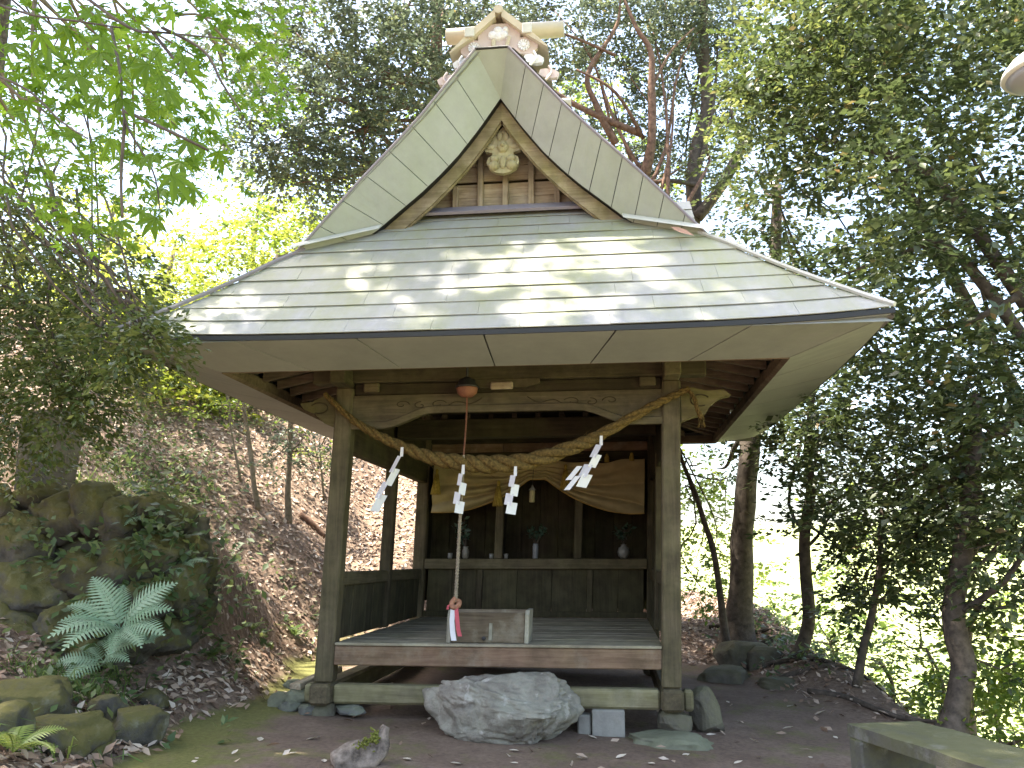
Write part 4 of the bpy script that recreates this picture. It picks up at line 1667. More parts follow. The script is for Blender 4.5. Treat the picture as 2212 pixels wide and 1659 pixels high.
# gold curtain across the niches
p = (1.43, LD - 0.13, 2.70)
cu = thing_at('altar_curtain', 'draped gold altar curtain hanging across the three niches', 'curtain', p)
nu, nz = 120, 40
vs, fs = [], []
for i in range(nu + 1):
    s = i / nu
    u = 0.14 + s * 2.62
    zt = 2.735 - 0.05 * math.sin(math.pi * min(1, abs(s - 0.5) * 2)) - 0.01 * math.sin(s * 40)
    if s < 0.46:
        q = s / 0.46
        zb = 2.09 + 0.40 * q ** 2.6
    elif s < 0.54:
        zb = 2.49
    else:
        q = (1 - s) / 0.46
        zb = 2.06 + 0.43 * q ** 2.4
    for j in range(nz + 1):
        t = j / nz
        z = zt + (zb - zt) * t
        # swag folds hang from the peak towards the outer corners
        q = s / 0.5 if s < 0.5 else (1 - s) / 0.5
        ph = (t * 1.25 + (1 - q) * 0.9 - 0.55 * (1 - q) ** 2 * t) * 21.0 * (0.8 + 0.3 * q)
        amp = 0.050 * (0.35 + 0.65 * math.sin(math.pi * min(1, 0.1 + q))) * min(1, 0.15 + 1.3 * t)
        v = LD - 0.15 + amp * (1.3 - 2.4 * abs(math.sin(ph * 0.62)) ** 0.8) + 0.006 * math.sin(u * 23 + t * 5)
        z2 = z + 0.006 * math.sin(ph + 1.2)
        vs.append((u, v, z2))
for i in range(nu):
    for j in range(nz):
        a = i * (nz + 1) + j
        fs.append((a, a + nz + 1, a + nz + 2, a + 1))
m_ = MB().add(vs, fs)
local(m_, p, 'cloth', GOLD, cu, True)
m_ = MB()
m_.tube([vs[i * (nz + 1) + nz] for i in range(0, nu + 1, 2)], 0.008, 5)
local(m_, p, 'hem', simple('cloth_hem', (0.42, 0.27, 0.09), 0.8, 0.2), cu, True)
m_ = MB()
m_.tube([(0.1, LD - 0.10, 2.745), (1.4, LD - 0.10, 2.755), (2.78, LD - 0.10, 2.745)], 0.012, 6)
local(m_, p, 'curtain_rod', DARKW[0], cu)
for (u, zt) in ((0.20, 2.62), (0.98, 2.47), (1.80, 2.66), (2.30, 2.78), (2.60, 2.79)):
    sm_ = zt > 2.7
    m_ = MB()
    hgt = 0.10 if sm_ else 0.30
    m_.lathe([(0.008, zt), (0.022, zt - 0.02), (0.016, zt - 0.05 * hgt / 0.3), (0.03, zt - hgt * 0.5), (0.052 if not sm_ else 0.03, zt - hgt)], (u, LD - 0.235, 0), 9)
    for k in range(0 if sm_ else 10):
        a = 2 * math.pi * k / 10
        m_.tube([(u + 0.02 * math.cos(a), LD - 0.235 + 0.02 * math.sin(a), zt - 0.07), (u + 0.058 * math.cos(a), LD - 0.235 + 0.05 * math.sin(a), zt - hgt - 0.015)], [0.006, 0.009], 5)
    local(m_, p, 'tassel', TASSELM, cu, True)

# small hanging lantern
p = (1.40, LD - 0.22, 2.34)
lt = thing_at('hanging_lantern', 'small pale hanging lantern under the peak of the gold curtain', 'lantern', p)
m_ = MB()
m_.lathe([(0.028, 2.20), (0.034, 2.205), (0.034, 2.33), (0.028, 2.345)], (1.40, LD - 0.22, 0), 12)
local(m_, p, 'lantern_body', BRASS, lt, True)
m_ = MB()
m_.lathe([(0.045, 2.346), (0.04, 2.36), (0.015, 2.385), (0.006, 2.41)], (1.40, LD - 0.22, 0), 12)
local(m_, p, 'lantern_cap', simple('lantern_cap_grey', (0.3, 0.3, 0.29)), lt, True)
m_ = MB().tube([(1.40, LD - 0.22, 2.40), (1.40, LD - 0.18, 2.74)], 0.004, 5)
local(m_, p, 'hanger', IRON, lt)

# vases with evergreen sprigs on the altar rail
SAK = leafmat('leaf_sakaki', [(0, (0.02, 0.05, 0.03)), (1, (0.06, 0.1, 0.06))], 0.15, 0.4, 0.5)


def vase(u, v, prof, mat, label, h, spread_, nl):
    p = (u, v, 1.527)
    e = thing_at('flower_vase', label, 'vase', p, 'vases of evergreen sprigs in the niches')
    m_ = MB()
    m_.lathe([(r, 1.527 + z) for r, z in prof], (u, v, 0), 14)
    local(m_, p, 'vase_body', mat, e, True)
    zt = prof[-1][1]
    m_ = MB()
    tips = []
    for k in range(7):
        d = np.array([R.normal(0, spread_), R.normal(0, spread_ * 0.5), h * (0.7 + 0.3 * R.random())])
        a = np.array([u, v, 1.527 + zt - 0.03])
        m_.tube([a, a + d * [0.4, 0.4, 0.5], a + d], [0.004, 0.003, 0.002], 4)
        tips.append((a, d))
    st = local(m_, p, 'stems', BARKD, e)
    pts, drs = [], []
    for (a, d) in tips:
        for k in range(nl):
            t = 0.35 + 0.65 * R.random()
            pts.append(a + d * t)
            drs.append(unit(R.normal(0, 1, 3) * [1, 1, 0.5] + [0, 0, 0.4]))
    off = np.array([p[0] + shr(p[2]), p[1], p[2]])
    pts = np.array([[q[0] + shr(q[2]), q[1], q[2]] for q in pts]) - off
    V, F = simple_rhomb(pts, np.array(drs), unit(R.normal(0, 1, (len(pts), 3))), 0.055 + 0.03 * R.random(len(pts)), 0.28, 0.2)
    bulk('sprig_leaves', V, F, SAK, e, {'rnd': np.repeat(R.random(len(pts)), 4)})['kind'] = 'stuff'


vase(1.44, LD + 0.02, [(0.028, 0), (0.034, 0.01), (0.036, 0.15), (0.03, 0.17), (0.034, 0.18)], simple('grey_glass', (0.22, 0.23, 0.24), 0.3, 0.5), 'slim grey vase of evergreen sprigs in the middle niche', 0.27, 0.08, 8)
vase(2.52, LD + 0.05, [(0.03, 0), (0.06, 0.03), (0.075, 0.08), (0.06, 0.13), (0.03, 0.15), (0.035, 0.17)], CERAM, 'round white vase of dark sprigs in the right niche', 0.28, 0.09, 7)
vase(0.56, LD + 0.06, [(0.025, 0), (0.04, 0.02), (0.045, 0.09), (0.03, 0.13), (0.035, 0.15)], simple('brown_glaze', (0.22, 0.2, 0.16), 0.4, 0.5), 'brownish vase of dark sprigs in the left niche', 0.38, 0.10, 9)
for (u, v, r, h, lab) in ((0.38, LD - 0.02, 0.03, 0.07, 'small pale cup at the left end of the altar rail'), (0.90, LD - 0.02, 0.028, 0.06, 'small pale cup touching the left niche post'), (1.08, LD - 0.0, 0.028, 0.06, 'small pale cup just right of the left niche post')):
    m_ = MB()
    m_.lathe([(r * 0.6, 1.526), (r * 0.9, 1.54), (r, 1.526 + h), (r * 0.85, 1.526 + h), (r * 0.7, 1.55)], (u, v, 0), 10)
    W_(m_, 'cup', CERAM, (u, v, 1.526), lab, 'cup', True)

# ================================================================== stones round the shrine
rock('stepping_boulder', B(1.555, -0.40, 0.35) + [0, 0, 0.02], (0.60, 0.36, 0.27), 27, ROCKM, 'big rough pale boulder used as a step before the shrine floor', 'boulder', rz=-0.12, tilt=(0.14, 0.08), sub=6, rough=0.22, box=0.6, cuts=12, under=0.42, fine=0.6)
q = B(2.37, -0.02, 0.13)
m_ = MB().cbox((-0.13, -0.10, 0), (0.13, 0.12, 0.205), 0.008)
o = m_.build('concrete_block', CONCM, None, loc=tuple(q))
o.rotation_euler = (0, 0, -0.10)
tag(o, 'square grey concrete block under the front sill right of the boulder', 'concrete block')
q = B(2.19, -0.01, 0.17)
m_ = MB().cbox((-0.06, -0.08, -0.04), (0.045, 0.08, 0.12), 0.012)
o = m_.build('concrete_chunk', CONCM, None, loc=tuple(q))
o.rotation_euler = (0, 0, -0.2)
tag(o, 'small concrete chunk squeezed between the boulder and the square block', 'concrete block')
rock('flat_stone', B(2.86, -0.20, 0.11), (0.36, 0.26, 0.085), 5, FLATM, 'flat greenish stone slab on the dirt under the right post', 'stone', rz=0.1, sub=4, rough=0.16, box=0.6, cuts=6)
rock('footing_stone', B(W + 0.02, 0.02, 0.235), (0.13, 0.12, 0.105), 8, DARKM, 'dark footing stone on the flat slab carrying the right corner sill', 'stone', sub=3, rough=0.1, box=0.5)
rock('footing_stone', B(0.0, 0.0, 0.275), (0.105, 0.11, 0.08), 9, DARKM, 'dark footing stone carrying the left corner of the sill', 'stone', sub=3, rough=0.1, box=0.5)
rock('dark_stone', B(3.18, 0.30, 0.27), (0.15, 0.13, 0.21), 33, DARKM, 'dark pointed stone leaning by the right end of the sill', 'stone', rz=0.4, tilt=(0.0, -0.35), sub=3, rough=0.12, box=0.7, cuts=9)
for (u, v) in ((0, LD), (W, LD)):
    q = B(u, v, 0)
    rock('footing_stone', (q[0], q[1], 0.26), (0.13, 0.13, 0.11), 12 + int(u), DARKM, 'footing stone under the rear %s corner of the shrine' % ('left' if u == 0 else 'right'), 'stone', sub=2, rough=0.1, box=0.5)
PILE = [(-0.22, 0.12, 0.36, 0.16, 0.13, 0.07, 'mossy slab stone lying on top of the little pile by the left sill'),
        (-0.30, 0.02, 0.285, 0.095, 0.09, 0.065, 'rounded grey stone low in the pile by the left sill'),
        (-0.45, 0.16, 0.31, 0.09, 0.10, 0.08, 'dark outermost stone of the pile by the left sill'),
        (-0.12, -0.04, 0.275, 0.10, 0.08, 0.055, 'grey stone pressed against the left footing stone'),
        (0.22, -0.02, 0.285, 0.15, 0.08, 0.045, 'flat bluish stone under the left end of the front sill'),
        (-0.20, 0.35, 0.34, 0.2, 0.13, 0.09, 'stone hidden behind the little pile beside the left post'),
        (-0.42, 0.36, 0.42, 0.08, 0.07, 0.05, 'small brown stone crowning the back of the pile')]
for i, (u, v, z, a, b_, c_, lab) in enumerate(PILE):
    rock('pile_stone', B(u, v, z), (a, b_, c_), 40 + i, GREYM if i in (1, 3, 4) else FLATM, lab, 'stone', rz=i * 0.7, tilt=(0.06 * (i % 3), 0.08 * (i % 2)), sub=3, rough=0.12, box=0.6, group='stones piled by the left post')
m_ = MB().cbox((-0.055, -0.35, -0.03), (0.055, 0.35, 0.03), 0.008)
q = B(-0.22, 0.42, 0.475)
o = m_.build('loose_timber', GABLEW[1], None, loc=tuple(q))
o.rotation_euler = (0.10, -0.1, -0.35)
tag(o, 'short loose timber laid on the stone pile beside the left post', 'timber')

# ================================================================== foreground court
# driftwood chunk
e = on_ground(775, 1655)
lg = empty('driftwood_log', 'gnarled grey piece of dead wood with moss lying on the court', 'log', tuple(e), 0)
m_ = MB()
m_.tube([(-0.16, -0.05, 0.03), (-0.05, 0.0, 0.06), (0.05, 0.02, 0.085), (0.11, 0.03, 0.12), (0.135, 0.04, 0.19), (0.16, 0.05, 0.24)], [0.05, 0.078, 0.082, 0.06, 0.036, 0.022], 16, sm=6, jit=0.9)
m_.tube([(0.08, 0.02, 0.09), (0.14, 0.05, 0.14), (0.165, 0.06, 0.2)], [0.04, 0.035, 0.015], 8, sm=4, jit=0.5)
m_.build('wood_body', LOGM, lg, True)
MOSSM = stone('moss_green', (0.2, 0.21, 0.05), (0.1, 0.11, 0.02), mossamt=0)
m_ = MB()
for k in range(90):
    t = R.random()
    c = np.array([0.0 + 0.09 * t + R.normal(0, 0.02), -0.02 + R.normal(0, 0.025), 0.12 + 0.05 * t + R.normal(0, 0.01)])
    m_.tube([c, c + R.normal(0, 0.007, 3) + [0, -0.004, 0.012]], [0.008, 0.003], 4)
for k in range(60):
    c = np.array([0.105 + R.normal(0, 0.014), 0.02 + R.normal(0, 0.02), 0.17 + R.normal(0, 0.025)])
    m_.tube([c, c + R.normal(0, 0.006, 3) + [-0.006, -0.004, 0.01]], [0.009, 0.004], 4)
o = m_.build('moss_tuft', MOSSM, lg)
o['kind'] = 'stuff'

# bench, lower right
gz = G(2.3, 5.6)
bn = empty('stone_bench', 'low mossy concrete bench slab at the right edge of the court', 'bench', (2.40, 5.83, gz), 0.205)
top = 0.49 - gz


def bslab(x0, x1, y0, y1, z0, z1, name, seed):
    mb = MB()
    nx, ny = 6, 24
    vs, fs = [], []
    for lay in (0, 1):
        for j in range(ny + 1):
            for i in range(nx + 1):
                x = x0 + (x1 - x0) * i / nx
                y = y0 + (y1 - y0) * j / ny
                edge = 0.012 if i in (0, nx) or j in (0, ny) else 0
                z = (z1 - edge) if lay else z0
                d = 0.006 * noise.noise(Vector((x * 6, y * 6, seed)))
                vs.append((x + d, y + d, z + d * (1 if lay else 0)))
    n = (nx + 1) * (ny + 1)
    for lay in (0, 1):
        for j in range(ny):
            for i in range(nx):
                a = lay * n + j * (nx + 1) + i
                fs.append((a, a + 1, a + nx + 2, a + nx + 1))
    for j in range(ny):
        for i in (0, nx):
            a = j * (nx + 1) + i
            fs.append((a, a + nx + 1, a + nx + 1 + n, a + n))
    for i in range(nx):
        for j in (0, ny):
            a = j * (nx + 1) + i
            fs.append((a, a + 1, a + 1 + n, a + n))
    mb.add(vs, fs)
    return mb.build(name, BENCHM, bn)


bslab(-0.26, 0.26, -2.3, 0.0, top - 0.085, top, 'seat', 1.0)
MB().cbox((-0.262, -0.14, -0.12), (0.262, -0.005, top - 0.087), 0.012).build('leg', BENCHM, bn)
MB().cbox((-0.262, -2.25, -0.12), (0.262, -2.11, top - 0.087), 0.012).build('leg', BENCHM, bn)

# street lamp, upper right corner
lpos = at(2262, 150, 6.2)
gx, gy = lpos[0] + 0.75, lpos[1] + 0.05
gz = G(gx, gy)
lm = empty('street_lamp', 'pale shallow lamp shade reaching in at the upper right corner', 'street lamp', (gx, gy, gz))
q = lpos - np.array([gx, gy, gz])
m_ = MB()
m_.lathe([(0.325, -0.045), (0.335, -0.03), (0.325, 0.0), (0.26, 0.085), (0.16, 0.16), (0.06, 0.20), (0.05, 0.24), (0.004, 0.245)], q, 28)
m_.build('lamp_shade', LAMPM, lm, True)
m_ = MB()
m_.lathe([(0.30, -0.05), (0.26, -0.085), (0.13, -0.12), (0.004, -0.125)], q, 28)
m_.build('lamp_diffuser', simple('lamp_glass', (0.4, 0.4, 0.43), 0.3, 0.5, 5, 0.05, 0), lm, True)
m_ = MB().tube([q + [0, 0, 0.23], q + [0.1, 0, 0.4], q + [0.45, 0, 0.45], (0, 0, q[2] + 0.42)], 0.022, 8, sm=4)
m_.build('lamp_arm', CONCM, lm, True)
m_ = MB().tube([(0, 0, -0.4), (0, 0, q[2] + 0.6)], [0.06, 0.045], 12)
m_.build('lamp_pole', CONCM, lm, True)

# fallen pale leaves on the bare court
def leaf_outline(ln, w):
    mb = MB()
    vs = [(0, 0, 0), (ln * 0.25, w * 0.8, 0.006), (ln * 0.55, w, 0.008), (ln, 0, 0.012), (ln * 0.55, -w, 0.01), (ln * 0.25, -w * 0.8, 0.005), (ln * 0.25, 0, -0.001), (ln * 0.55, 0, 0.001)]
    mb.add(vs, [(0, 6, 1), (1, 6, 7, 2), (2, 7, 3), (0, 5, 6), (5, 4, 7, 6), (4, 3, 7)])
    return mb


FL = [(620, 1631), (700, 1650), (1001, 1652), (1270, 1640), (1120, 1651), (1585, 1652), (1525, 1590), (1600, 1560), (1575, 1520), (1640, 1606), (1700, 1528), (1690, 1575), (1490, 1630), (1290, 1598), (870, 1640), (560, 1604), (500, 1632), (430, 1641), (1760, 1545), (1810, 1598), (1750, 1640), (1330, 1640), (1400, 1650), (725, 1632), (660, 1600), (1645, 1638), (1100, 1622)]
proto = leaf_outline(0.085, 0.021).build('fallen_leaf', PALELEAF, None)
ra = proto.data.attributes.new('rnd', 'FLOAT', 'POINT')
ra.data.foreach_set('value', [0.6] * len(proto.data.vertices))
for i, (px, py) in enumerate(FL):
    o = proto if i == 0 else proto.copy()
    if i:
        COL.objects.link(o)
    g = on_ground(px, py)
    o.location = (g[0], g[1], G(g[0], g[1]) + 0.006)
    s = 0.7 + 0.7 * R.random()
    o.scale = (s, s, s)
    o.rotation_euler = (R.normal(0, 0.15), R.normal(0, 0.15), R.random() * 6.28)
    tag(o, 'single pale fallen leaf lying on the bare reddish dirt of the court', 'leaf', 'pale fallen leaves on the bare court')
# one on the roof flashing
o = leaf_outline(0.22, 0.05).build('fallen_leaf', simple('reddish_leaf', (0.42, 0.24, 0.17), 0.7, 0.2), None)
o.location = tuple(B(UG + 1.50, SV - 0.09, 4.235) + [0, 0, 0.03])
o.rotation_euler = (0.7, 0.55, -0.3)
tag(o, 'reddish dead leaf stuck on the roof below the right verge flashing', 'leaf')

# ================================================================== left bank: retaining wall, rocks, monument
e = empty('stone_retaining_wall', 'mossy dry stone retaining wall of rough boulders on the left bank', 'stone wall', (-3.9, 7.8, 0.5))
o0 = np.array([-3.9, 7.8, 0.5])
STN = [(40, 1170, 7.7, .34, .24), (130, 1120, 7.75, .24, .20), (205, 1105, 7.75, .2, .22), (262, 1120, 7.75, .2, .2), (330, 1105, 7.9, .18, .14), (385, 1120, 8.1, .16, .13),
       (60, 1275, 7.55, .40, .26), (175, 1245, 7.6, .22, .2), (262, 1225, 7.65, .26, .2), (340, 1200, 7.8, .22, .2), (405, 1195, 8.1, .18, .17),
       (35, 1400, 7.35, .42, .26), (150, 1360, 7.4, .24, .22), (235, 1330, 7.45, .25, .2), (315, 1300, 7.6, .23, .22), (385, 1285, 7.85, .23, .25), (425, 1240, 8.3, .16, .2),
       (20, 1500, 7.15, .25, .2), (110, 1460, 7.2, .25, .2), (200, 1430, 7.3, .22, .16), (-70, 1230, 7.6, .4, .3), (-60, 1390, 7.3, .4, .3), (-50, 1110, 7.8, .35, .25), (300, 1385, 7.55, .2, .14), (365, 1370, 7.75, .18, .14), (90, 1085, 7.95, .25, .14), (425, 1320, 8.15, .14, .14)]
for i, (px, py, D, a, c_) in enumerate(STN):
    c = at(px, py, D)
    rock('stone', c - o0, (a * 1.2, 0.30, c_ * 1.22), 100 + i, WALLM, parent=e, rz=R.normal(0, 0.25), tilt=(R.normal(0, 0.1), R.normal(0, 0.14)), sub=4, rough=0.22, box=0.9, cuts=16, fine=1.2)
for i, (px, py, D, a, c_) in enumerate([(120, 1290, 8.0, .95, .62), (330, 1210, 8.2, .5, .42), (0, 1380, 7.75, .6, .5), (230, 1370, 7.85, .5, .3)]):
    rock('wall_core', at(px, py, D) - o0, (a, 0.3, c_), 130 + i, DARKM, parent=e, sub=4, rough=0.3, box=0.7, cuts=6, fine=1.5)
ROCKS = [(60, 1530, 6.9, .30, .20, 'bluish grey rock at the lower left corner beside yellowed leaves'), (150, 1590, 6.5, .34, .17, 'low wide mossy rock nearest the lower left corner'), (235, 1540, 7.0, .16, .15, 'upright dark rock between the mossy rock and the round rock'),
         (290, 1570, 6.85, .22, .15, 'round dark grey rock on the leaf litter by the court edge'), (10, 1590, 6.6, .25, .22, 'dark rock cut by the left edge of the picture'), (100, 1500, 7.2, .2, .14, 'mossy rock at the foot of the retaining wall'), (200, 1600, 6.4, .16, .10, 'small mossy rock in front of the round rock'), (330, 1500, 7.3, .13, .08, 'small half buried stone on the leafy slope below the fern')]
for i, (px, py, D, a, c_, lab) in enumerate(ROCKS):
    c = on_ground(px, py + 22)
    k = c[1] / 6.9
    a, c_ = a * k, c_ * k
    c[2] = G(c[0], c[1]) + c_ * 0.42
    rock('mossy_rock', c, (a, a * 0.8, c_), 150 + i, GREYM if i == 99 else WALLM, lab, 'rock', rz=i * 1.3, sub=4, rough=0.16, box=0.62, cuts=8, group='rocks at the foot of the left bank')
# stone monument on the terrace
c = at(108, 985, 8.6)
gz = G(c[0], c[1])
mo_ = empty('stone_monument', 'dark upright stone monument on a rough boulder base under the hanging evergreen', 'monument', (c[0], c[1], gz))
m_ = MB()
w0, w1, dd = 0.21, 0.27, 0.13
zb, zt = 0.28, 1.12
m_.hexa([(-w1, -dd, zt - .05), (w1, -dd, zt), (w1, dd, zt), (-w1, dd, zt - .05), (-w0 - 0.03, -dd - .02, zb), (w0, -dd, zb), (w0, dd, zb), (-w0, dd, zb)])
m_.build('slab', DARKM, mo_)
MB().cbox((-0.23, -0.17, 0.16), (0.25, 0.17, 0.285), 0.02).build('plinth', GREYM, mo_)
rock('base_boulder', (0, 0, 0.06), (0.30, 0.26, 0.16), 61, GREYM, parent=mo_, sub=3, rough=0.15)
me = rock_mesh((0.13, 0.1, 0.09), 62, 3)
o = link('side_stone', me, GREYM, mo_, (0.22, -0.05, 1.02))

# right bank: roots and rocks along the lip
for i, (px, py, D, a, c_, lab) in enumerate([(1600, 1430, 11.2, .34, .26, 'dark mossy rock under the leaning trunk on the right bank'), (1570, 1478, 10.4, .36, .2, 'rounded dark rock bulging into the path right of the shrine'), (1690, 1500, 9.9, .36, .17, 'low dark rock on the lip of the bank behind the bench'), (1655, 1440, 11.0, .26, .24, 'angular dark rock at the crest of the right bank'), (1740, 1530, 9.2, .22, .10, 'small dark rock at the low end of the right bank')]):
    c = at(px, py, D)
    c[2] = min(c[2], G(c[0], c[1]) + c_ * 0.5)
    rock('bank_rock', c, (a, a * 0.8, c_), 170 + i, DARKM, lab, 'rock', rz=i, sub=4, rough=0.16, box=0.6, cuts=8, group='dark rocks along the right bank')
m_ = MB()
for k in range(7):
    a = on_ground(1490 + k * 40 + R.normal(0, 10), 1330 + k * 28)
    pts = [a + [0, 0, 0.02]]
    d = np.array([0.35 + 0.2 * R.random(), -0.3 + R.normal(0, 0.25), 0])
    for j in range(5):
        q = pts[-1] + d * 0.45 + R.normal(0, 0.05, 3)
        q[2] = G(q[0], q[1]) + 0.015 + 0.02 * R.random()
        pts.append(q)
    m_.tube(pts, [0.035, 0.032, 0.028, 0.022, 0.015, 0.006], 6, sm=4, jit=0.2)
o = m_.build('tree_roots', BARKD, None, True)
tag(o, 'tangled bare roots creeping over the dark bank right of the shrine', 'roots', kind='stuff')

# ================================================================== litter, ground cover
def scatter_region(n, fn):
    X = R.uniform(-9.5, 8.0, n * 6)
    Y = R.uniform(4.0, 20.0, n * 6)
    k = R.random(n * 6) < fn(X, Y)
    return X[k][:n], Y[k][:n]


def litter():
    def dens(x, y):
        dx = -2.35 - x + 0.12 * np.sin(y * 1.7) + 0.07 * np.sin(y * 4.1 + 1)
        a = smooth(dx / 0.25 + 0.35) * np.where(y < 8, 1.0, 0.8) * (x > -0.62 * y - 0.6)
        Rr = 3.35 + 0.05 * (y - 6)
        b = smooth((x - Rr + 1.0) / 0.6) * smooth((y - 8) / 2) * 0.35 * (x < 5)
        c = smooth((y - 11.3) / 0.6) * 0.8 * (x < 4.2) * (x > -0.62 * y - 0.6)
        m = (x < -2.9) & (y > 7.2) & (y < 8.2)
        d = 0.012 * (x > -2.6) * (y < 9) * (y > 4.5)
        return np.maximum(np.maximum(np.maximum(a, b), c), d) * np.where(m, 0.4, 1.0)
    X, Y = scatter_region(52000, dens)
    Z = height(X, Y)
    e_ = 0.05
    gx = (height(X + e_, Y) - height(X - e_, Y)) / (2 * e_)
    gy = (height(X, Y + e_) - height(X, Y - e_)) / (2 * e_)
    Nn = unit(np.stack([-gx, -gy, np.ones_like(gx)], 1) + R.normal(0, 0.42, (len(X), 3)))
    P = np.stack([X, Y, Z + 0.012 + 0.03 * R.random(len(X))], 1)
    D = unit(np.cross(Nn, R.normal(0, 1, (len(X), 3))))
    V, F = rhomb(P, D, Nn, 0.055 + 0.055 * R.random(len(X)), 0.24, 0.4)
    o = bulk('leaf_litter', V, F, LITTER, None, {'rnd': np.repeat(R.random(len(X)), 5)})
    tag(o, 'brown dead leaf litter covering the slope', 'leaf litter', kind='stuff')


litter()


def ground_cover():
    """small green seedlings and grass on the left slope"""
    Ps, Ds, Ns = [], [], []

    def clump(c, n, r, h):
        for k in range(n):
            p = np.array(c) + [R.normal(0, r), R.normal(0, r), 0]
            p[2] = G(p[0], p[1]) + h * R.random()
            Ps.append(p)
            Ds.append([R.normal(0, 1), R.normal(0, 1), 0.25 + 0.4 * R.random()])
            Ns.append([R.normal(0, 0.4), R.normal(0, 0.4) - 0.2, 1])
    for (px, py, n, r) in ((430, 1075, 240, .35), (380, 1050, 260, .4), (330, 1010, 260, .4), (260, 1030, 220, .35), (420, 1170, 120, .2), (340, 1160, 100, .2), (520, 1330, 36, .12), (560, 1375, 46, .15), (640, 1370, 40, .12), (450, 1410, 50, .15), (420, 1440, 40, .14), (500, 1430, 36, .12), (620, 1250, 26, .12), (560, 1170, 26, .12), (660, 1000, 60, .25), (200, 1500, 60, .25), (140, 1490, 60, .25), (280, 1480, 30, .16), (90, 1590, 30, .2), (200, 1570, 30, .2), (350, 840, 700, .9), (450, 830, 600, .8), (270, 860, 500, .8), (520, 820, 400, .7), (330, 950, 160, .5), (480, 1000, 60, .4), (1690, 1400, 260, .35), (1660, 1350, 220, .35), (1740, 1430, 160, .3), (485, 1603, 8, .03), (690, 1355, 30, .1)):
        clump(on_ground(px, py), n, r, 0.14)
    for (px, py, D_, n, r) in ((330, 1130, 7.55, 60, .12), (380, 1160, 7.7, 60, .14), (400, 1230, 7.75, 60, .14), (415, 1290, 7.9, 40, .12), (300, 1180, 7.3, 40, .1), (340, 1270, 7.4, 50, .12), (250, 1290, 7.2, 30, .1), (180, 1300, 7.05, 26, .1), (100, 1210, 7.2, 26, .12), (370, 1320, 7.6, 50, .14), (120, 1440, 7.0, 40, .14), (220, 1400, 7.0, 30, .12), (440, 1180, 8.2, 60, .2), (440, 1250, 8.2, 60, .2), (420, 1330, 7.9, 50, .2), (60, 1150, 7.4, 30, .14), (210, 1190, 7.25, 30, .12), (330, 1060, 8.0, 80, .2)):
        c = at(px, py, D_)
        for k in range(int(n * 1.7)):
            Ps.append(c + R.normal(0, r, 3) * [1, 0.7, 0.8])
            Ds.append([R.normal(0, 1), -0.6 + R.normal(0, 0.6), R.normal(0, 0.6) - 0.1])
            Ns.append([R.normal(0, 0.4), R.normal(0, 0.4) - 0.6, 0.9])
    P, D, Nn = np.array(Ps), np.array(Ds), np.array(Ns)
    V, F = simple_rhomb(P, D, Nn, 0.05 + 0.07 * R.random(len(P)), 0.26, 0.2)
    o = bulk('undergrowth', V, F, UNDER, None, {'rnd': np.repeat(R.random(len(P)), 4)})
    tag(o, 'low green seedlings growing through the leaf litter', 'undergrowth', kind='stuff')
    # grass blades on the wall top and by the rocks
    Ps, Ds = [], []
    for (px, py, n, r, h) in ((225, 1085, 90, .14, .3), (255, 1090, 80, .12, .32), (200, 1070, 60, .14, .25), (120, 1480, 120, .22, .2), (240, 1470, 90, .2, .2), (180, 1500, 80, .2, .2), (30, 1620, 60, .15, .2), (110, 1600, 60, .2, .15), (300, 1060, 160, .3, .2), (380, 1090, 160, .3, .16), (80, 1060, 60, .2, .2)):
        c = on_ground(px, py)
        for k in range(n):
            p = c + [R.normal(0, r), R.normal(0, r * 0.6), 0]
            p[2] = G(p[0], p[1])
            Ps.append(p)
            Ds.append(np.array([R.normal(0, 0.5), R.normal(-0.25, 0.45), 1.0]) * h * (0.6 + 0.6 * R.random()))
    P, D = np.array(Ps), np.array(Ds)
    lat = unit(np.cross(D, R.normal(0, 1, D.shape))) * 0.005
    drop = np.zeros_like(D)
    drop[:, :2] = D[:, :2] * 0.6
    drop[:, 2] = -0.35 * np.linalg.norm(D, axis=1)
    V = np.stack([P - lat, P + lat, P + D * 0.6 + lat * 0.8, P + D * 0.6 - lat * 0.8, P + D + drop], 1).reshape(-1, 3)
    k = np.arange(len(P))[:, None] * 5
    F = np.concatenate([k + [0, 1, 2], k + [0, 2, 3], k + [3, 2, 4]], 1).reshape(-1, 3)
    o = bulk('grass', V, F, GRASSM, None, {'rnd': np.repeat(R.random(len(P)), 5)})
    tag(o, 'thin arching grass blades over the stone wall', 'grass', kind='stuff')


ground_cover()


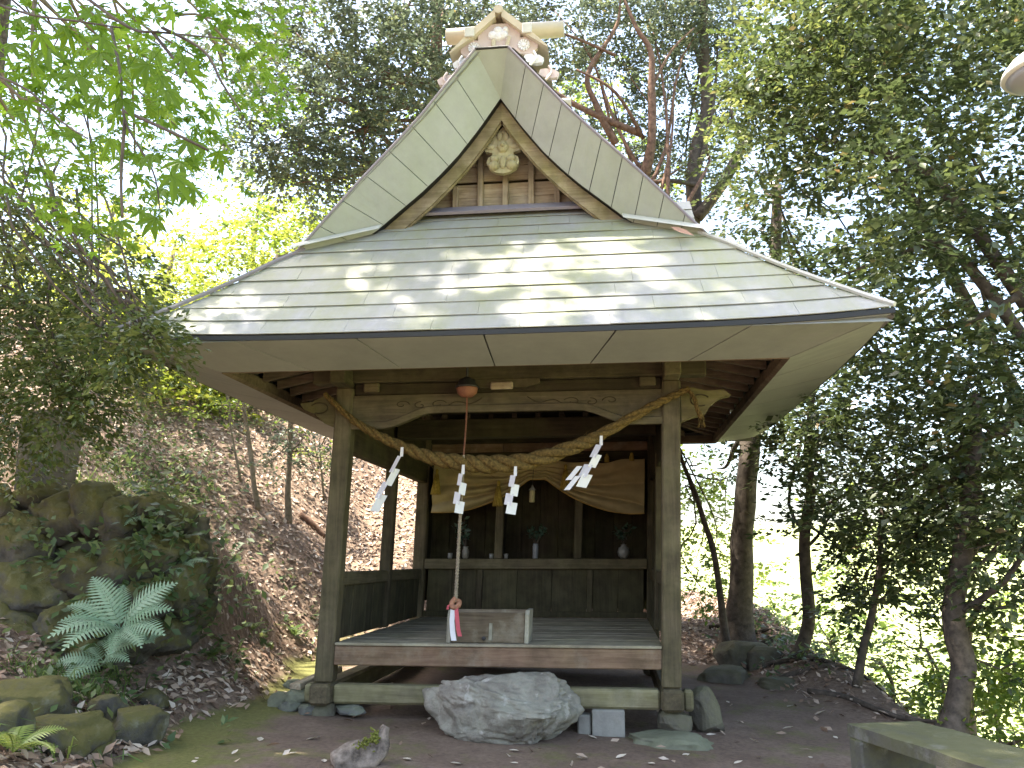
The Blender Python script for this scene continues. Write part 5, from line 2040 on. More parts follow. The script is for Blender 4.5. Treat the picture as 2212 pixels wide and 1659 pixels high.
# ferns
def frond(ln, seed, mat):
    rg_ = np.random.default_rng(seed)
    n = 17
    ax = []
    for i in range(n + 1):
        t = i / n
        ax.append(np.array([ln * t * (1 - 0.12 * t), 0, ln * (0.55 * t - 0.62 * t * t)]))
    V, F, off = [], [], 0
    mb = MB()
    for i in range(2, n + 1):
        t = i / n
        pl = ln * 0.30 * math.sin(math.pi * (0.12 + 0.86 * t)) ** 0.8 * (1 - 0.25 * t)
        d = ax[i] - ax[i - 1]
        d /= np.linalg.norm(d)
        for sg in (-1, 1):
            dr = np.array([0.45, sg * 1.0, -0.10])
            dr /= np.linalg.norm(dr)
            w = ln * 0.024
            a = ax[i]
            m = 5
            top_, bot_ = [], []
            for q in range(m + 1):
                s = q / m
                c = a + dr * pl * s + np.array([0, 0, -0.10 * pl * s * s])
                ww = w * (1 - s ** 1.6) * (1.15 if q % 2 else 0.75)
                top_.append(c + d * ww)
                bot_.append(c - d * ww)
            vs = top_ + bot_
            fs = [(q, q + 1, m + 1 + q + 1, m + 1 + q) for q in range(m)]
            mb.add(vs, fs)
    mb.tube(ax, [0.004] * (n - 2) + [0.003, 0.002, 0.001], 4)
    me = bpy.data.meshes.new('frond')
    me.from_pydata(mb.v, [], mb.f)
    me.update()
    a = me.attributes.new('rnd', 'FLOAT', 'POINT')
    a.data.foreach_set('value', list(rg_.random() * 0.5 + 0.5 * rg_.random(len(me.vertices))))
    me.materials.append(mat)
    return me


def fern(c, size, n, label, mat, seed, az=None, up=0.5, tilt=0.0):
    e = empty('fern', label, 'fern', tuple(c))
    mes = [frond(size, seed + k, mat) for k in range(3)]
    rg_ = random.Random(seed)
    for k in range(n):
        o = bpy.data.objects.new('frond', mes[k % 3])
        COL.objects.link(o)
        o.parent = e
        a = (az[k] if az and k < len(az) else 2 * math.pi * (k + rg_.random() * 0.6) / n)
        o.rotation_euler = (rg_.gauss(0, 0.15), -up + rg_.gauss(0, 0.15), a)
        s = 0.75 + 0.4 * rg_.random()
        o.scale = (s, s, s)
        o.location = (0, 0, 0.02)
    e.rotation_euler = (tilt, 0, 0)
    return e


g = at(262, 1365, 6.9)
fern(g, 0.54, 12, 'pale bluish green fern spreading in front of the stone wall', FERNM, 3, up=0.45, tilt=0.75)
fern(at(225, 1435, 6.9), 0.40, 6, 'pale fern with hanging fronds just below the larger fern', FERNM, 13, up=0.25, tilt=0.6)
fern(on_ground(25, 1655) + [0.0, 0, 0.05], 0.38, 7, 'yellow green fern in the lower left corner', leafmat('leaf_fern_yellow', [(0, (0.14, 0.2, 0.04)), (1, (0.24, 0.3, 0.07))], 0.3), 23, up=0.35)
fern(at(320, 1125, 7.75), 0.26, 8, 'small fern rooted high between the wall stones', FERNM, 81, up=0.4, tilt=0.5)
fern(at(392, 1225, 7.75), 0.24, 8, 'small fern hanging from the right edge of the stone wall', FERNM, 82, up=0.2, tilt=0.7)
fern(at(318, 1395, 7.2), 0.2, 7, 'tiny fern right of the large pale fern at the wall foot', FERNM, 83, up=0.4, tilt=0.4)
fern(on_ground(400, 1130) + [0, 0, 0.02], 0.30, 7, 'small pale fern at the right end of the stone wall', FERNM, 33, up=0.4)
fern(on_ground(455, 1425), 0.2, 7, 'tiny fern seedling on the litter between the big fern and the moss edge', GRASSM, 43, up=0.4)
fern(on_ground(545, 1365), 0.2, 7, 'tiny fern seedling left of the leaning front post', GRASSM, 53, up=0.4)
fern(on_ground(635, 1378), 0.22, 7, 'small fern seedling right beside the mossy strip by the left post', GRASSM, 63, up=0.45)

# fallen branches
a, b_ = on_ground(648, 1118), on_ground(702, 1165)
m_ = MB().tube([a + [0, 0, 0.05], (a + b_) / 2 + [0, 0, 0.07], b_ + [0, 0, 0.04]], [0.045, 0.04, 0.03], 8, sm=4, jit=0.2)
o = m_.build('fallen_branch', BARKR, None, True, origin=a)
tag(o, 'short reddish fallen branch on the leafy slope left of the post', 'branch')
m_ = MB()
a = on_ground(437, 1117) + [0, 0, 0.05]
for k in range(9):
    d = np.array([-0.45 - 0.2 * R.random(), 0.1 * R.normal(), 0.16 * R.normal() + 0.05])
    m_.tube([a, a + d * 0.5 + [0, 0, 0.06 * R.normal()], a + d], [0.008, 0.004, 0.0015], 4, sm=3)
o = m_.build('dry_twig', DRYM, None, True, origin=a)
tag(o, 'dry pale forked twig lying above the stone wall', 'twig')

# ================================================================== trees
Z3 = np.array([0, 0, 1.0])

# --- maple, left, hanging in from above
LOB7 = [(0, 1.0), (0.66, 0.92), (-0.66, 0.92), (1.35, 0.68), (-1.35, 0.68), (2.05, 0.36), (-2.05, 0.36)]
LOB5 = [(0, 1.0), (0.75, 0.9), (-0.75, 0.9), (1.5, 0.6), (-1.5, 0.6)]
mb_base = np.array([-4.3, 2.2, G(-4.3, 2.2)])
mblobs = []
for (px, py, D, r, n) in ((120, 60, 3.6, .75, 90), (330, 60, 4.2, .75, 90), (60, 260, 3.8, .6, 70), (260, 200, 5.2, .8, 90), (430, 130, 5.5, .7, 80), (150, 380, 4.6, .5, 45), (500, 110, 5.0, .35, 26), (60, 130, 5.0, .8, 80), (-60, 350, 4.5, .7, 70), (300, 330, 5.5, .5, 36)):
    mblobs.append((at(px, py, D), (r, r, r * 0.55), n))
mp = tree('maple_tree', 'bright green maple whose star shaped leaves hang in at the upper left', [mb_base, mb_base + [0.1, 0.1, 1.6], mb_base + [0.4, 0.3, 3.4], mb_base + [0.7, 0.4, 5.2], mb_base + [0.9, 0.6, 7.4], mb_base + [0.8, 1.4, 10.5]], [0.2, 0.18, 0.16, 0.13, 0.10, 0.05], mblobs, BARKG, MAPLE, leaf=0.062, per=12, spread=0.34, lobes=LOB5, droop=0.15, shell=0.3, limbs=1, dens=0.36, lr=0.12)


def maple_leaf_mesh(seed):
    rg_ = np.random.default_rng(seed)
    mb = MB()
    L0 = 0.060
    for (ang, sc) in LOB7:
        sc = sc * (0.92 + 0.16 * rg_.random())
        d = np.array([math.cos(ang), math.sin(ang), 0])
        l = np.array([-math.sin(ang), math.cos(ang), 0])
        ln = L0 * sc
        prof_ = [(0.0, 0.004), (0.25, 0.095), (0.5, 0.14), (0.75, 0.085), (1.0, 0.0)]
        vs = []
        for (t, w) in prof_:
            z = -0.25 * ln * t * t
            c = d * ln * t + [0, 0, z]
            vs += [c - l * ln * w + [0, 0, ln * w * 0.35], c, c + l * ln * w + [0, 0, ln * w * 0.35]]
        fs = []
        for i in range(4):
            a = i * 3
            fs += [(a, a + 1, a + 4, a + 3), (a + 1, a + 2, a + 5, a + 4)]
        mb.add(vs, fs)
    mb.tube([(0, 0, 0), (-0.02, 0, 0.006), (-0.045, 0, 0.018)], 0.0009, 4)
    me = bpy.data.meshes.new('leaf')
    me.from_pydata(mb.v, [], mb.f)
    me.update()
    a = me.attributes.new('rnd', 'FLOAT', 'POINT')
    a.data.foreach_set('value', [0.15 + 0.5 * rg_.random()] * len(me.vertices))
    me.materials.append(MAPLEN)
    return me


mls = [maple_leaf_mesh(70 + k) for k in range(4)]
NEAR = [(85, 75), (150, 68), (220, 80), (365, 12), (255, 180), (245, 245), (295, 270), (360, 195), (395, 125), (435, 178), (470, 328), (405, 305), (262, 345), (372, 380), (420, 405), (447, 420), (262, 478), (337, 472), (12, 155), (50, 270), (90, 320), (130, 20), (200, 15), (300, 60), (330, 110), (180, 130), (110, 160), (40, 40), (290, 20), (30, 330), (320, 230), (345, 265), (285, 410), (205, 320), (160, 290), (60, 220), (240, 100), (420, 60), (105, 105), (135, 55), (190, 95), (215, 115), (165, 165), (275, 150), (320, 140), (350, 165), (380, 95), (410, 150), (215, 215), (235, 300), (310, 300), (330, 335), (390, 350), (350, 410), (300, 455), (70, 130), (25, 95), (455, 235), (265, 215), (230, 180)]
for i, (px, py) in enumerate(NEAR):
    D = 1.4 + 0.6 * R.random() if (i < 18 or i > 37) else 1.8 + 1.6 * R.random()
    c = at(px, py, D) - mb_base
    o = bpy.data.objects.new('leaf', mls[i % 4])
    COL.objects.link(o)
    o.parent = mp
    o.location = tuple(c)
    # drooping: leaf axis points down and sideways, face turned partly to the viewer
    az = R.random() * 6.28
    ax = Vector((math.cos(az) * 0.7, math.sin(az) * 0.4, -0.55 - 0.4 * R.random())).normalized()
    nrm = Vector((R.normal(0, 0.4), -0.55 + R.normal(0, 0.3), 0.75)).normalized()
    y = nrm.cross(ax).normalized()
    nrm = ax.cross(y)
    from mathutils import Matrix
    mt = Matrix((ax, y, nrm)).transposed()
    o.rotation_euler = mt.to_euler()
    s = 0.78 + 0.32 * R.random()
    o.scale = (s, s, s)
tw = MB()
for pts in ([(-60, -10, 2.0), (60, 30, 1.9), (160, 45, 1.8), (260, 60, 1.75)], [(180, -10, 1.8), (280, 60, 1.75), (350, 70, 1.7), (500, 85, 1.9)], [(350, 60, 1.7), (440, 110, 1.7), (480, 180, 1.7), (520, 240, 1.7)], [(-40, 150, 2.2), (60, 195, 2.1), (130, 260, 2.0), (190, 300, 1.9)], [(240, 60, 1.75), (260, 160, 1.7), (270, 260, 1.65), (330, 370, 1.6), (345, 450, 1.6)], [(270, 240, 1.65), (380, 290, 1.6), (450, 325, 1.6)], [(270, 260, 1.65), (262, 380, 1.65), (265, 470, 1.65)], [(330, 70, 1.7), (395, 150, 1.7), (430, 180, 1.7)]):
    tw.tube([at(*q) - mb_base for q in pts], [0.0042, 0.0034, 0.0027, 0.002, 0.0014][:len(pts)], 5, sm=6)
tw.build('branch', BARKD, mp, True)
# unseen crown part added overhead to shade the roof and court
ov = []
for k in range(64):
    x, y = (R.uniform(-4.7, 1.0), R.uniform(4.9, 7.8)) if k < 34 else ((R.uniform(-6.0, 1.2), R.uniform(0.2, 4.8)) if k < 57 else (R.uniform(-6.4, -4.0), R.uniform(5.2, 7.4)))
    z = 7.4 + 1.2 * R.random() + 0.2 * max(0, -x)
    if k < 34:
        z += 4.6
        x, y = x - 1.75, y + 0.1
    ov.append((np.array([x, y, z]) - mb_base, (0.75, 0.75, 0.3), 105))
# openings cut along the sun's rays to set light patches on the roof
GAPS = [((0.2, -0.6, 3.95), .22), ((2.9, -1.15, 3.4), .22), ((0.9, -1.2, 3.35), .2), ((2.5, -0.2, 4.4), .2), ((0.7, -0.1, 4.4), .22), ((3.4, -1.1, 3.4), .18), ((1.05, -0.75, 3.8), .24), ((0.55, -0.95, 3.6), .18), ((1.62, -0.55, 4.0), .20), ((1.50, -0.85, 3.7), .30), ((1.95, -0.95, 3.6), .36), ((2.35, -0.62, 3.95), .34), ((2.2, -1.15, 3.4), .20), ((-0.85, -1.2, 3.3), .30), ((-0.5, -1.05, 3.5), .2), ((1.4, -0.3, 6.3), .42), ((1.7, -0.3, 6.0), .3), ((1.8, -1.25, 3.3), .18), ((2.75, -0.8, 3.8), .16)]
SUNV = np.array(SUN_TO)


def canopy_gap(P):
    keep = np.ones(len(P), bool)
    for (q, r) in GAPS:
        w_ = P + mb_base - B(*q)
        perp = w_ - (w_ @ SUNV)[:, None] * SUNV
        d = np.linalg.norm(perp, axis=1)
        edge = r * (1 + 0.35 * np.sin(4 * np.arctan2(perp[:, 1], perp[:, 0]) + q[0] * 9))
        keep &= R.random(len(P)) > 0.84 * smooth((1.6 * edge - d) / (1.0 * r))
    return keep


crown_mesh('shade_crown', ov, MAPLE, mp, 0.085, 0.3, 14, 0.5, 0.1, 1.0, LOB5, 0.2, leafcut=canopy_gap)
for k in range(8):
    m_ = MB()
    limb(m_, np.array([0.7, 0.4, 5.2]), ov[k * 3][0], 0.05, 0.012, 6, 0.15, 7)
    m_.build('branch', BARKG, mp, True)

# --- dark evergreen on the left, boughs hanging over the stone wall
eb = np.array([-6.2, 7.2, G(-6.2, 7.2)])
bl = []
for (px, py, D, r, n) in ((30, 560, 7.2, .65, 110), (130, 560, 7.6, .6, 90), (60, 700, 6.9, .7, 130), (190, 690, 7.0, .55, 95), (90, 830, 6.9, .6, 110), (190, 800, 6.8, .45, 70), (250, 690, 6.5, .32, 36), (280, 700, 6.1, .16, 12), (20, 900, 7.0, .5, 80), (-60, 750, 7.2, .9, 140), (-80, 500, 7.5, .8, 120), (30, 450, 7.6, .5, 60), (235, 600, 7.1, .35, 40), (130, 890, 7.2, .33, 40), (-30, 990, 7.4, .4, 46), (320, 725, 5.85, .13, 10)):
    bl.append((at(px, py, D), (r, r, r * 0.8), n))
bl += [(at(300, 715, 5.75), (.2, .15, .16), 26), (at(270, 760, 5.8), (.15, .15, .13), 16), (at(345, 730, 5.6), (.12, .1, .12), 9)]
tree('evergreen_tree', 'dark drooping evergreen on the left bank with boughs hanging before the roof corner', [eb, eb + [0.1, 0, 1.5], eb + [0.25, -0.1, 3.0], eb + [0.5, -0.1, 4.6], eb + [0.6, 0, 6.2]], [0.2, 0.17, 0.14, 0.1, 0.05], bl, BARKD, LIVE, leaf=0.058, per=18, spread=0.30, droop=0.55, wr=0.25, limbs=2, dens=1.15, lr=0.1)

# --- evergreen behind the roof, left of the gable
tb = np.array([-1.2, 15.2, G(-1.2, 15.2)])
bl = []
for (px, py, D, r, n) in ((640, 60, 12.5, 1.3, 150), (760, 40, 12.5, 1.2, 150), (880, 60, 12.5, 1.2, 150), (1000, 60, 12.8, 1.0, 110), (700, 200, 12.3, 1.0, 120), (830, 180, 12.3, 1.1, 140), (930, 150, 12.5, .8, 90), (620, 300, 12.2, .7, 80), (740, 300, 12.2, .8, 100), (660, 370, 12.3, .55, 60), (560, 330, 12.2, .45, 40), (850, 280, 12.5, .6, 60), (560, 90, 12.5, .6, 50), (760, 390, 12.4, .45, 36), (1050, -60, 13, 1.2, 120), (800, -120, 13, 1.6, 150)):
    bl.append((at(px, py, D), (r, r, r * 0.7), n))
br = [([at(960, 190, 13.2), at(880, 180, 12.9), at(820, 150, 12.6), at(780, 110, 12.4)], [0.07, 0.055, 0.035, 0.015]), ([at(900, 260, 13.0), at(830, 265, 12.8), at(720, 300, 12.4), at(610, 340, 12.2)], [0.04, 0.03, 0.02, 0.008]), ([at(900, 230, 13.0), at(800, 240, 12.7), at(700, 205, 12.4), at(600, 190, 12.3)], [0.04, 0.03, 0.018, 0.007]), ([at(860, 330, 13), at(760, 380, 12.5), at(640, 395, 12.2)], [0.03, 0.02, 0.006])]
tree('evergreen_tree', 'greyish green evergreen filling the space behind the left roof slope', [tb, tb + [0.1, -0.2, 2.5], tb + [0.0, -0.5, 5.0], tb + [-0.2, -0.8, 7.5], tb + [-0.2, -1.0, 10.5]], [0.26, 0.22, 0.18, 0.13, 0.06], bl, BARKR, EVERB, leaf=0.085, per=20, spread=0.42, droop=0.25, wr=0.27, branches=br, limbs=2, dens=1.05)

# --- reddish branched tree right behind the gable
tb = at(1392, 640, 13.2)
tb[2] = G(tb[0], tb[1])
bl = []
for (px, py, D, r, n) in ((1260, 40, 14.0, 1.0, 90), (1380, 60, 14.2, 1.1, 90), (1470, 130, 14.5, .9, 70), (1300, 180, 14.5, .8, 56), (1440, 260, 14.8, .8, 60), (1350, 330, 15.0, .7, 50), (1470, 350, 15.0, .6, 40), (1180, 20, 13.8, .8, 70), (1520, 40, 14.6, .9, 70), (1420, -80, 14, 1.4, 110)):
    bl.append((at(px, py, D), (r, r, r * 0.75), n))
br = [([at(1392, 380, 13.1), at(1408, 300, 12.9), at(1408, 190, 12.8), at(1405, 110, 12.8), at(1375, 60, 12.8), at(1345, -10, 12.9)], [0.085, 0.075, 0.062, 0.05, 0.038, 0.02]),
      ([at(1330, 310, 13.0), at(1290, 230, 12.9), at(1270, 160, 12.9), at(1330, 60, 13.0), at(1340, 0, 13.0)], [0.07, 0.06, 0.045, 0.03, 0.015]),
      ([at(1385, 290, 13.0), at(1325, 265, 12.9), at(1240, 225, 13.0), at(1150, 170, 13.2)], [0.06, 0.055, 0.05, 0.04]),
      ([at(1330, 120, 12.9), at(1250, 85, 12.9), at(1180, 60, 13.0)], [0.03, 0.024, 0.012]),
      ([at(1408, 190, 12.8), at(1450, 110, 12.9), at(1500, 60, 13.2)], [0.03, 0.02, 0.01]),
      ([at(1390, 300, 13.0), at(1330, 200, 12.6), at(1245, 150, 12.6)], [0.035, 0.028, 0.015])]
tree('branching_tree', 'tree with crooked reddish brown branches right of the gable peak', [tb, tb + [0, 0, 2.5], at(1385, 500, 13.2), at(1392, 380, 13.1)], [0.16, 0.14, 0.11, 0.09], bl, BARKR, EVERB, leaf=0.08, per=18, spread=0.4, wr=0.28, branches=br, limbs=1, dens=1.8)

# --- forked dark trunk behind the right verge
tb = at(1385, 700, 14.0)
tb[2] = G(tb[0], tb[1])
bl = []
for (px, py, D, r, n) in ((1560, 30, 14.0, .9, 60), (1490, 20, 14.5, .8, 56), (1590, 160, 14.5, .5, 26), (1460, 410, 15.5, .7, 46), (1560, 210, 15, .4, 18)):
    bl.append((at(px, py, D), (r, r, r * 0.8), n))
br = [([at(1505, 470, 13.9), at(1560, 400, 13.8), at(1600, 320, 13.8), at(1605, 280, 13.8), at(1570, 265, 13.8), at(1535, 250, 13.9)], [0.11, 0.10, 0.085, 0.075, 0.06, 0.03]),
      ([at(1600, 300, 13.8), at(1580, 220, 13.8), at(1640, 120, 13.9)], [0.05, 0.03, 0.012]),
      ([at(1505, 400, 13.9), at(1440, 390, 13.7), at(1380, 400, 13.6)], [0.05, 0.035, 0.02])]
tree('forked_tree', 'tall dark trunk forking just above the right roof verge', [tb, tb + [0.1, 0, 2.5], at(1470, 640, 14.0), at(1497, 470, 14.0), at(1500, 350, 14.0), at(1525, 240, 14.0), at(1522, 120, 14.0), at(1520, -30, 14.0)], [0.2, 0.17, 0.15, 0.14, 0.125, 0.105, 0.09, 0.075], bl, BARKD, EVERB, leaf=0.085, per=16, spread=0.4, branches=br, limbs=1, dens=2.0)

# --- trees on the right bank
def bank_tree(label, pxs, radii, D, blobs, bark, mat, **kw):
    pts = [at(px, py, D) for (px, py) in pxs]
    b_ = [(at(px, py, DD), (r, r, r * 0.75), n) for (px, py, DD, r, n) in blobs]
    pts[0][2] = min(pts[0][2], G(pts[0][0], pts[0][1]) + 0.1)
    return tree('bank_tree', label, pts, radii, b_, bark, mat, group='trees along the right bank', dens=1.35, limbs=1, shell=0.1, **kw)


bank_tree('thick grey trunk rising behind the right eave on the bank crest', [(1592, 1355), (1600, 1260), (1606, 1120), (1618, 980), (1640, 820), (1668, 640), (1680, 400)], [0.19, 0.165, 0.15, 0.145, 0.13, 0.11, 0.06], 12.0,
          [(1650, 640, 12.2, .8, 60), (1720, 780, 12, .8, 62), (1680, 470, 12.3, .9, 70), (1750, 620, 11.8, .9, 80), (1690, 880, 12.5, .6, 36), (1620, 330, 12.6, .8, 50), (1560, 1010, 13.5, .35, 20)], BARKD, EVER, leaf=0.09)
bank_tree('slim curved trunk right of the white sky gap', [(1712, 1440), (1735, 1390), (1748, 1330), (1740, 1240), (1738, 1150), (1752, 1060), (1745, 960), (1760, 800)], [0.10, 0.085, 0.078, 0.072, 0.07, 0.062, 0.05, 0.03], 10.8,
          [(1790, 940, 10.8, .6, 50), (1740, 900, 11.2, .45, 30), (1850, 860, 10.5, .7, 62), (1830, 1100, 10.5, .55, 44), (1900, 1010, 10.2, .6, 50), (1870, 1200, 10.4, .55, 46), (1790, 1030, 11, .35, 20)], BARKD, EVER, leaf=0.09)
bank_tree('thin dark stem leaning between the bench and the curved trunk', [(1832, 1560), (1850, 1480), (1865, 1400), (1885, 1320), (1900, 1220), (1905, 1100)], [0.06, 0.052, 0.046, 0.04, 0.034, 0.022], 9.4,
          [(1930, 1160, 9.5, .55, 50), (1960, 1270, 9.3, .5, 46), (1990, 1100, 9, .55, 52), (1860, 1300, 9.8, .4, 30)], BARKD, EVER, leaf=0.085)
bank_tree('sturdy crooked trunk standing behind the mossy bench', [(2052, 1590), (2070, 1510), (2082, 1440), (2066, 1370), (2062, 1300), (2080, 1200), (2100, 1050), (2110, 850)], [0.115, 0.105, 0.105, 0.095, 0.09, 0.085, 0.07, 0.04], 7.9,
          [(2080, 1080, 8.0, .6, 66), (2170, 1180, 7.6, .5, 56), (2010, 980, 8.4, .6, 60), (2150, 960, 7.8, .6, 66), (2050, 830, 8.4, .65, 66), (2180, 1300, 7.8, .35, 30), (2210, 1080, 7.4, .5, 50), (1980, 1150, 9, .5, 50), (2120, 1180, 8.6, .45, 44)], BARKD, EVER, leaf=0.08)
bank_tree('thin upright stem just right of the sturdy crooked trunk', [(2100, 1600), (2094, 1500), (2090, 1420), (2100, 1330)], [0.04, 0.036, 0.03, 0.02], 8.3,
          [(2140, 1390, 8.3, .38, 30), (2190, 1460, 8.0, .35, 26)], BARKG, FRESH, leaf=0.08)
bank_tree('leaning sapling close to the right front post', [(1566, 1290), (1545, 1210), (1522, 1130), (1500, 1060), (1475, 1000), (1465, 960)], [0.045, 0.04, 0.036, 0.032, 0.028, 0.02], 11.4,
          [(1500, 1090, 12.5, .42, 36), (1530, 1190, 13.2, .42, 38), (1510, 1270, 13.0, .4, 40), (1560, 1120, 13.5, .4, 26), (1490, 1010, 12.8, .3, 18)], BARKD, FRESH, leaf=0.075)

# --- big evergreen whose crown fills the upper right
rb_ = np.array([6.3, 8.6, G(6.3, 8.6)])
bl, lit = [], []
for (px, py, D, r, n) in ((1700, 120, 9.6, .8, 90), (1800, 60, 9.2, .9, 110), (1900, 140, 8.6, .9, 120), (2020, 80, 8.0, .9, 120), (2140, 60, 7.4, .8, 110), (1640, 230, 10, .6, 50), (1760, 260, 9.4, .8, 92), (1880, 320, 8.8, .9, 112), (2010, 280, 8.2, .9, 120), (2130, 330, 7.6, .8, 110), (1830, 470, 9, .8, 92), (1960, 470, 8.5, .9, 112), (2090, 500, 8.0, .8, 104), (2190, 480, 7.5, .7, 90), (1900, 620, 8.8, .8, 70), (2030, 650, 8.3, .8, 70), (2160, 660, 7.8, .7, 66), (1850, 740, 9.2, .6, 34), (1960, 790, 9, .65, 36), (2180, 820, 7.8, .6, 44), (1720, 380, 9.8, .6, 46), (2100, 190, 7.8, .7, 84)):
    (lit if (px < 1950 and py < 280) else bl).append((at(px, py, D), (r, r, r * 0.75), n))  # sunlit part of the crown split off to take a paler leaf colour
lb = np.array([7.6, 11.6, G(7.6, 11.6)])
tree('sunlit_crown', 'crown above the right end of the roof, leaves coloured paler as sunlit', [lb, lb + [0, -0.2, 3], lb + [-0.3, -0.4, 5.2], at(1800, 120, 9.3)], [0.16, 0.14, 0.1, 0.04], lit, BARKD, LIVE, leaf=0.085, per=15, spread=0.36, limbs=2, dens=1.2)
se = tree('spreading_evergreen', 'broad dark evergreen whose leaves fill the upper right above the bench', [rb_, rb_ + [0, -0.1, 2.5], rb_ + [-0.1, -0.1, 4.5], rb_ + [-0.3, -0.2, 6.5], rb_ + [-0.4, -0.2, 9]], [0.26, 0.22, 0.19, 0.14, 0.06], [], BARKD, EVER,
     branches=[([at(2212, 900, 8.0), at(2100, 960, 8.2), at(1960, 1030, 8.6), at(1870, 1060, 9.0)], [0.05, 0.04, 0.025, 0.01]), ([at(2200, 640, 7.9), at(2080, 700, 8.2), at(1950, 720, 8.6)], [0.04, 0.03, 0.012]), ([rb_ + [-0.1, -0.1, 4.5], at(2050, 420, 8.6), at(1900, 330, 9.0), at(1760, 300, 9.6)], [0.1, 0.07, 0.04, 0.015]), ([rb_ + [-0.1, -0.1, 4.0], at(2080, 560, 8.6), at(1930, 560, 9.2), at(1800, 600, 9.8)], [0.08, 0.06, 0.03, 0.012])])


def filled_crown(root, base, n, box, mat, leaf, per, thr, seed, name='crown', fn=None):
    """twigs spread evenly through a real volume, thinned where the noise leaves a gap"""
    lo_, hi_ = np.array(box[0]), np.array(box[1])
    C = R.uniform(lo_, hi_, (n * 4, 3))
    k = np.array([noise.noise(Vector(c * 0.9) + Vector((seed, 0, 0))) + 0.6 * noise.noise(Vector(c * 2.3)) for c in C]) > thr
    if fn is not None:
        k &= fn(C)
    C = C[k][:n]
    dirs = R.normal(0, 1, C.shape) * [1, 1, 0.35]
    P, D, Nn, ci = sprays(C, dirs, per, 0.36, 0.22)
    rn = np.clip((R.random(len(C)) * 0.7)[ci] + R.random(len(P)) ** 2 * 0.35, 0, 1)
    V, F = simple_rhomb(P - base, D, Nn, leaf * (0.6 + 0.8 * R.random(len(P))), 0.29, 0.25)
    return bulk(name, V, F, mat, root, {'rnd': np.repeat(rn, 4)})


def se_region(C):
    x, y, z = C.T
    # a broad dome whose near edge stops short of the shrine roof
    edge = x > 2.75 + 0.17 * np.abs(y - 9) + 0.10 * np.sin(z * 2.1 + y)
    return edge & (z > 2.0 + 0.35 * np.sin(x * 1.9)) & (((x - 4.8) / 3.2) ** 2 + ((y - 8.8) / 2.6) ** 2 < 1.05)


filled_crown(se, rb_, 4300, ((2.5, 6.6, 1.4), (7.6, 11.2, 8.6)), EVER, 0.088, 14, 0.03, 3.0, fn=se_region)

# --- lit saplings on the slope below the bench
SAPL = [(1830, 1480, 11.5, .45, 36), (1905, 1440, 11.2, .5, 40), (1960, 1520, 10.5, .45, 36), (2000, 1400, 10.2, .5, 40), (2150, 1540, 8.8, .45, 44), (2010, 1590, 9.2, .35, 30), (2190, 1600, 8.0, .4, 40), (1880, 1560, 10.5, .35, 26), (1690, 1360, 14.5, .5, 30), (2130, 1430, 9.5, .45, 36), (1790, 1380, 12.8, .45, 30)]
SLAB = ['left of the thin leaning stem', 'between the thin stem and the sky', 'behind the far end of the bench', 'above the bench slab', 'right of the crooked trunk', 'just over the bench top', 'in the lower right corner', 'at the foot of the thin stem', 'in the white sky gap', 'high beside the crooked trunk', 'below the curved trunk']
for i, (px, py, D, r, n) in enumerate(SAPL):
    c = at(px, py, D)
    g0 = np.array([c[0] + R.normal(0, 0.1), c[1] + 0.1, G(c[0], c[1] + 0.1)])
    tree('sapling', 'backlit light green sapling on the right slope, ' + SLAB[i], [g0, (g0 + c) / 2 + R.normal(0, 0.08, 3), c], [0.03, 0.024, 0.012], [(c, (r, r, r * 0.9), n), (c - [0, 0, r * 0.9], (r, r, r * 0.8), n // 2)], BARKG, FRESH, group='saplings on the right slope', leaf=0.075, per=14, spread=0.32, limbs=3, flare=False)

# --- saplings on the litter slope at left
HS = [([(557, 1100), (548, 1040), (540, 970), (530, 900), (522, 840)], 0.045, 'slim bare sapling trunk nearest the left roof edge'),
      ([(624, 1130), (622, 1060), (626, 990), (628, 930), (632, 860)], 0.05, 'straight brown sapling trunk close to the left post'),
      ([(520, 1040), (505, 960), (495, 900), (488, 840)], 0.022, 'thinnest pale sapling stem on the litter slope'),
      ([(700, 1080), (694, 1010), (690, 950)], 0.022, 'pale bent sapling stem touching the left post')]
for i, (pxs, r, lab) in enumerate(HS):
    g0 = on_ground(*pxs[0])
    pts = [g0] + [at(px, py, g0[1] - 0.05 * k) for k, (px, py) in enumerate(pxs[1:], 1)]
    top = pts[-1]
    bl = []
    for (dx_, dz_, rr, n) in ((-0.3, 0.3, .35, 16), (0.25, 0.5, .4, 18), (0.1, -0.25, .25, 12)):
        bl.append((top + [dx_, -0.2, dz_], (rr, rr, rr * 0.4), n))
    if i == 1:
        bl += [(at(690, 985, g0[1] - 0.4), (.38, .3, .13), 20), (at(590, 1000, g0[1] - 0.4), (.3, .3, .14), 15), (at(660, 940, g0[1] - .4), (.4, .3, .13), 20), (at(580, 930, g0[1] - .4), (.3, .3, .15), 14)]
    tree('hill_sapling', lab, pts, list(np.linspace(r, r * 0.45, len(pts))), bl, BARKG, EVERB if i == 1 else FRESH, group='saplings on the leaf litter slope', leaf=0.065, per=12, spread=0.3, limbs=2, flare=False)

# --- tall trees added on the left hill to shade the leaf slope
for i, (x, y, zt, lab) in enumerate(((-9.3, 8.6, 10.6, 'tall tree off to the left of the terrace, added to shade the leaf slope'), (-8.6, 12.6, 11.8, 'tall tree high on the leafy hill, added to shade the leaf slope'))):
    g0 = np.array([x, y, G(x, y)])
    bl = [(np.array([x + R.normal(0, 1.6), y + R.normal(0, 1.3), zt + R.normal(0, 0.4)]), (1.1, 1.1, 0.6), 80) for k in range(4)]
    tree('shade_tree', lab, [g0, g0 + [0.1, 0, 3], g0 + [0, 0.1, 6], np.array([x, y, zt])], [0.22, 0.18, 0.13, 0.07], bl, BARKD, EVER, leaf=0.11, per=16, spread=0.5, limbs=2)

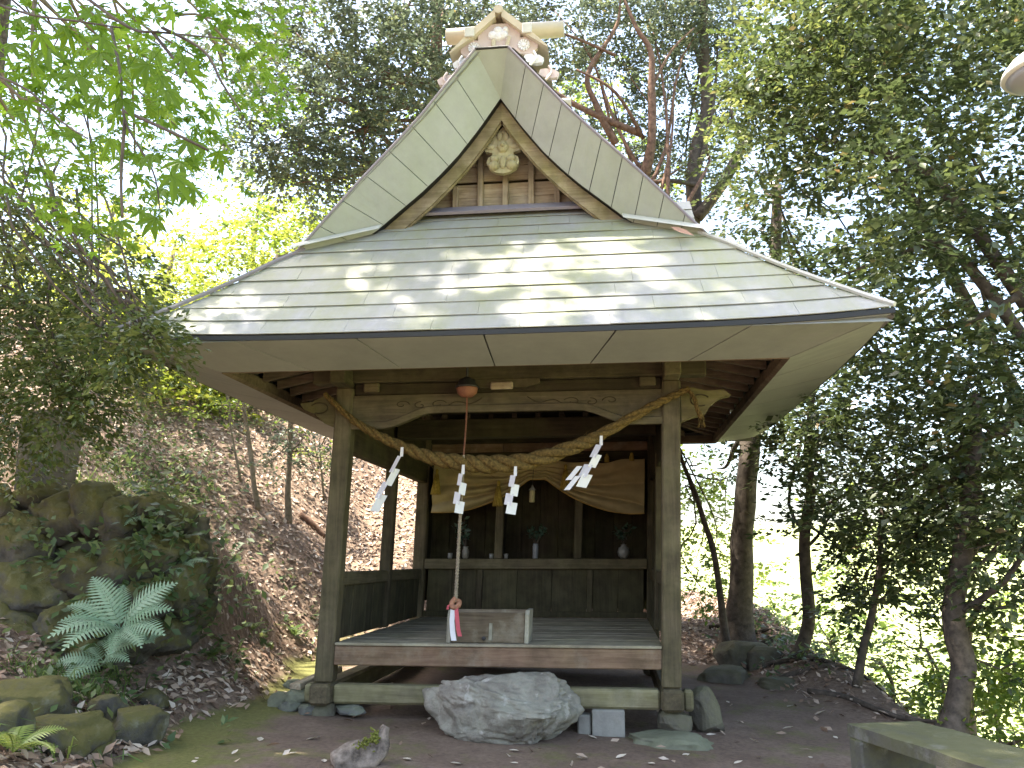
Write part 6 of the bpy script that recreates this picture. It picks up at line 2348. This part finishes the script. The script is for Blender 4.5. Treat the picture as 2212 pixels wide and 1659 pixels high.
# --- sunlit trees beyond the hill crest at left
HT = [(230, 780, 14.5, .7, 90, 'low sunlit bush on the hill crest just right of the hanging evergreen'), (340, 800, 14, .7, 90, 'low sunlit bush under the left eave corner on the crest'), (470, 815, 15, .7, 90, 'low sunlit bush on the crest below the left eave line'), (560, 850, 16, .6, 60, 'small sunlit bush behind the left side eave'), (120, 700, 15, 1.0, 90, 'sunlit bush behind the hanging evergreen boughs'),(300, 640, 17, 1.3, 130, 'nearest of the sunlit yellow green trees, low behind the evergreen boughs'), (470, 620, 18, 1.4, 130, 'sunlit yellow green tree beside the left roof corner'), (600, 540, 19, 1.3, 120, 'sunlit green tree touching the left hip of the roof'), (380, 520, 24, 1.6, 90, 'glaring pale tree in the gap under the maple leaves'), (180, 560, 20, 1.6, 120, 'sunlit tree half hidden by the dark evergreen'), (700, 470, 20, 1.2, 90, 'bright shrub like tree behind the roof slope'), (560, 420, 26, 1.6, 60, 'pale tree below the grey evergreen branches'), (250, 420, 28, 2.0, 60, 'farthest pale tree seen between the maple leaves'), (60, 480, 24, 2.0, 110, 'sunlit tree at the left picture edge'), (420, 720, 16, 1.0, 110, 'low bright bush on the hill crest left of the roof')]
for i, (px, py, D, r, n, lab) in enumerate(HT):
    c = at(px, py, D)
    g0 = np.array([c[0], c[1], G(c[0], c[1])])
    tree('sunlit_tree', lab, [g0, (g0 + c) / 2 + R.normal(0, 0.15, 3), c], [0.12, 0.1, 0.04], [(c, (r, r, r * 0.8), n), (c - [r * 0.6, 0, r * 0.7], (r * .8, r * .8, r * 0.6), n // 2), (c + [r * 0.6, 0, -r * 0.8], (r * .8, r * .8, r * 0.6), n // 2)], BARKG, YELLOW, group='sunlit trees beyond the hill crest', leaf=0.12, per=14, spread=0.5, limbs=3, flare=False)

# far-off wood that closes the view between the near trees
def far_wood():
    bl = []
    for k in range(80):
        x, y = R.uniform(1.5, 26), R.uniform(14.5, 30)
        if x < 4 and y < 18:
            continue
        bl.append((np.array([x, y, R.uniform(-4.0, 1.5) + 0.05 * y]), (1.5, 1.5, 1.1), 26))
    for k in range(46):
        x, y = R.uniform(-7, 5), R.uniform(19, 30)
        bl.append((np.array([x, y, R.uniform(5.5, 15.0)]), (1.5, 1.5, 1.1), 26))
    o = crown_mesh('far_wood', bl, FRESH, None, 0.16, 0.3, 14, 0.6, 0.2, 1.0)
    tag(o, 'light green far-off wood seen through the nearer trees', 'wood', kind='stuff')


far_wood()
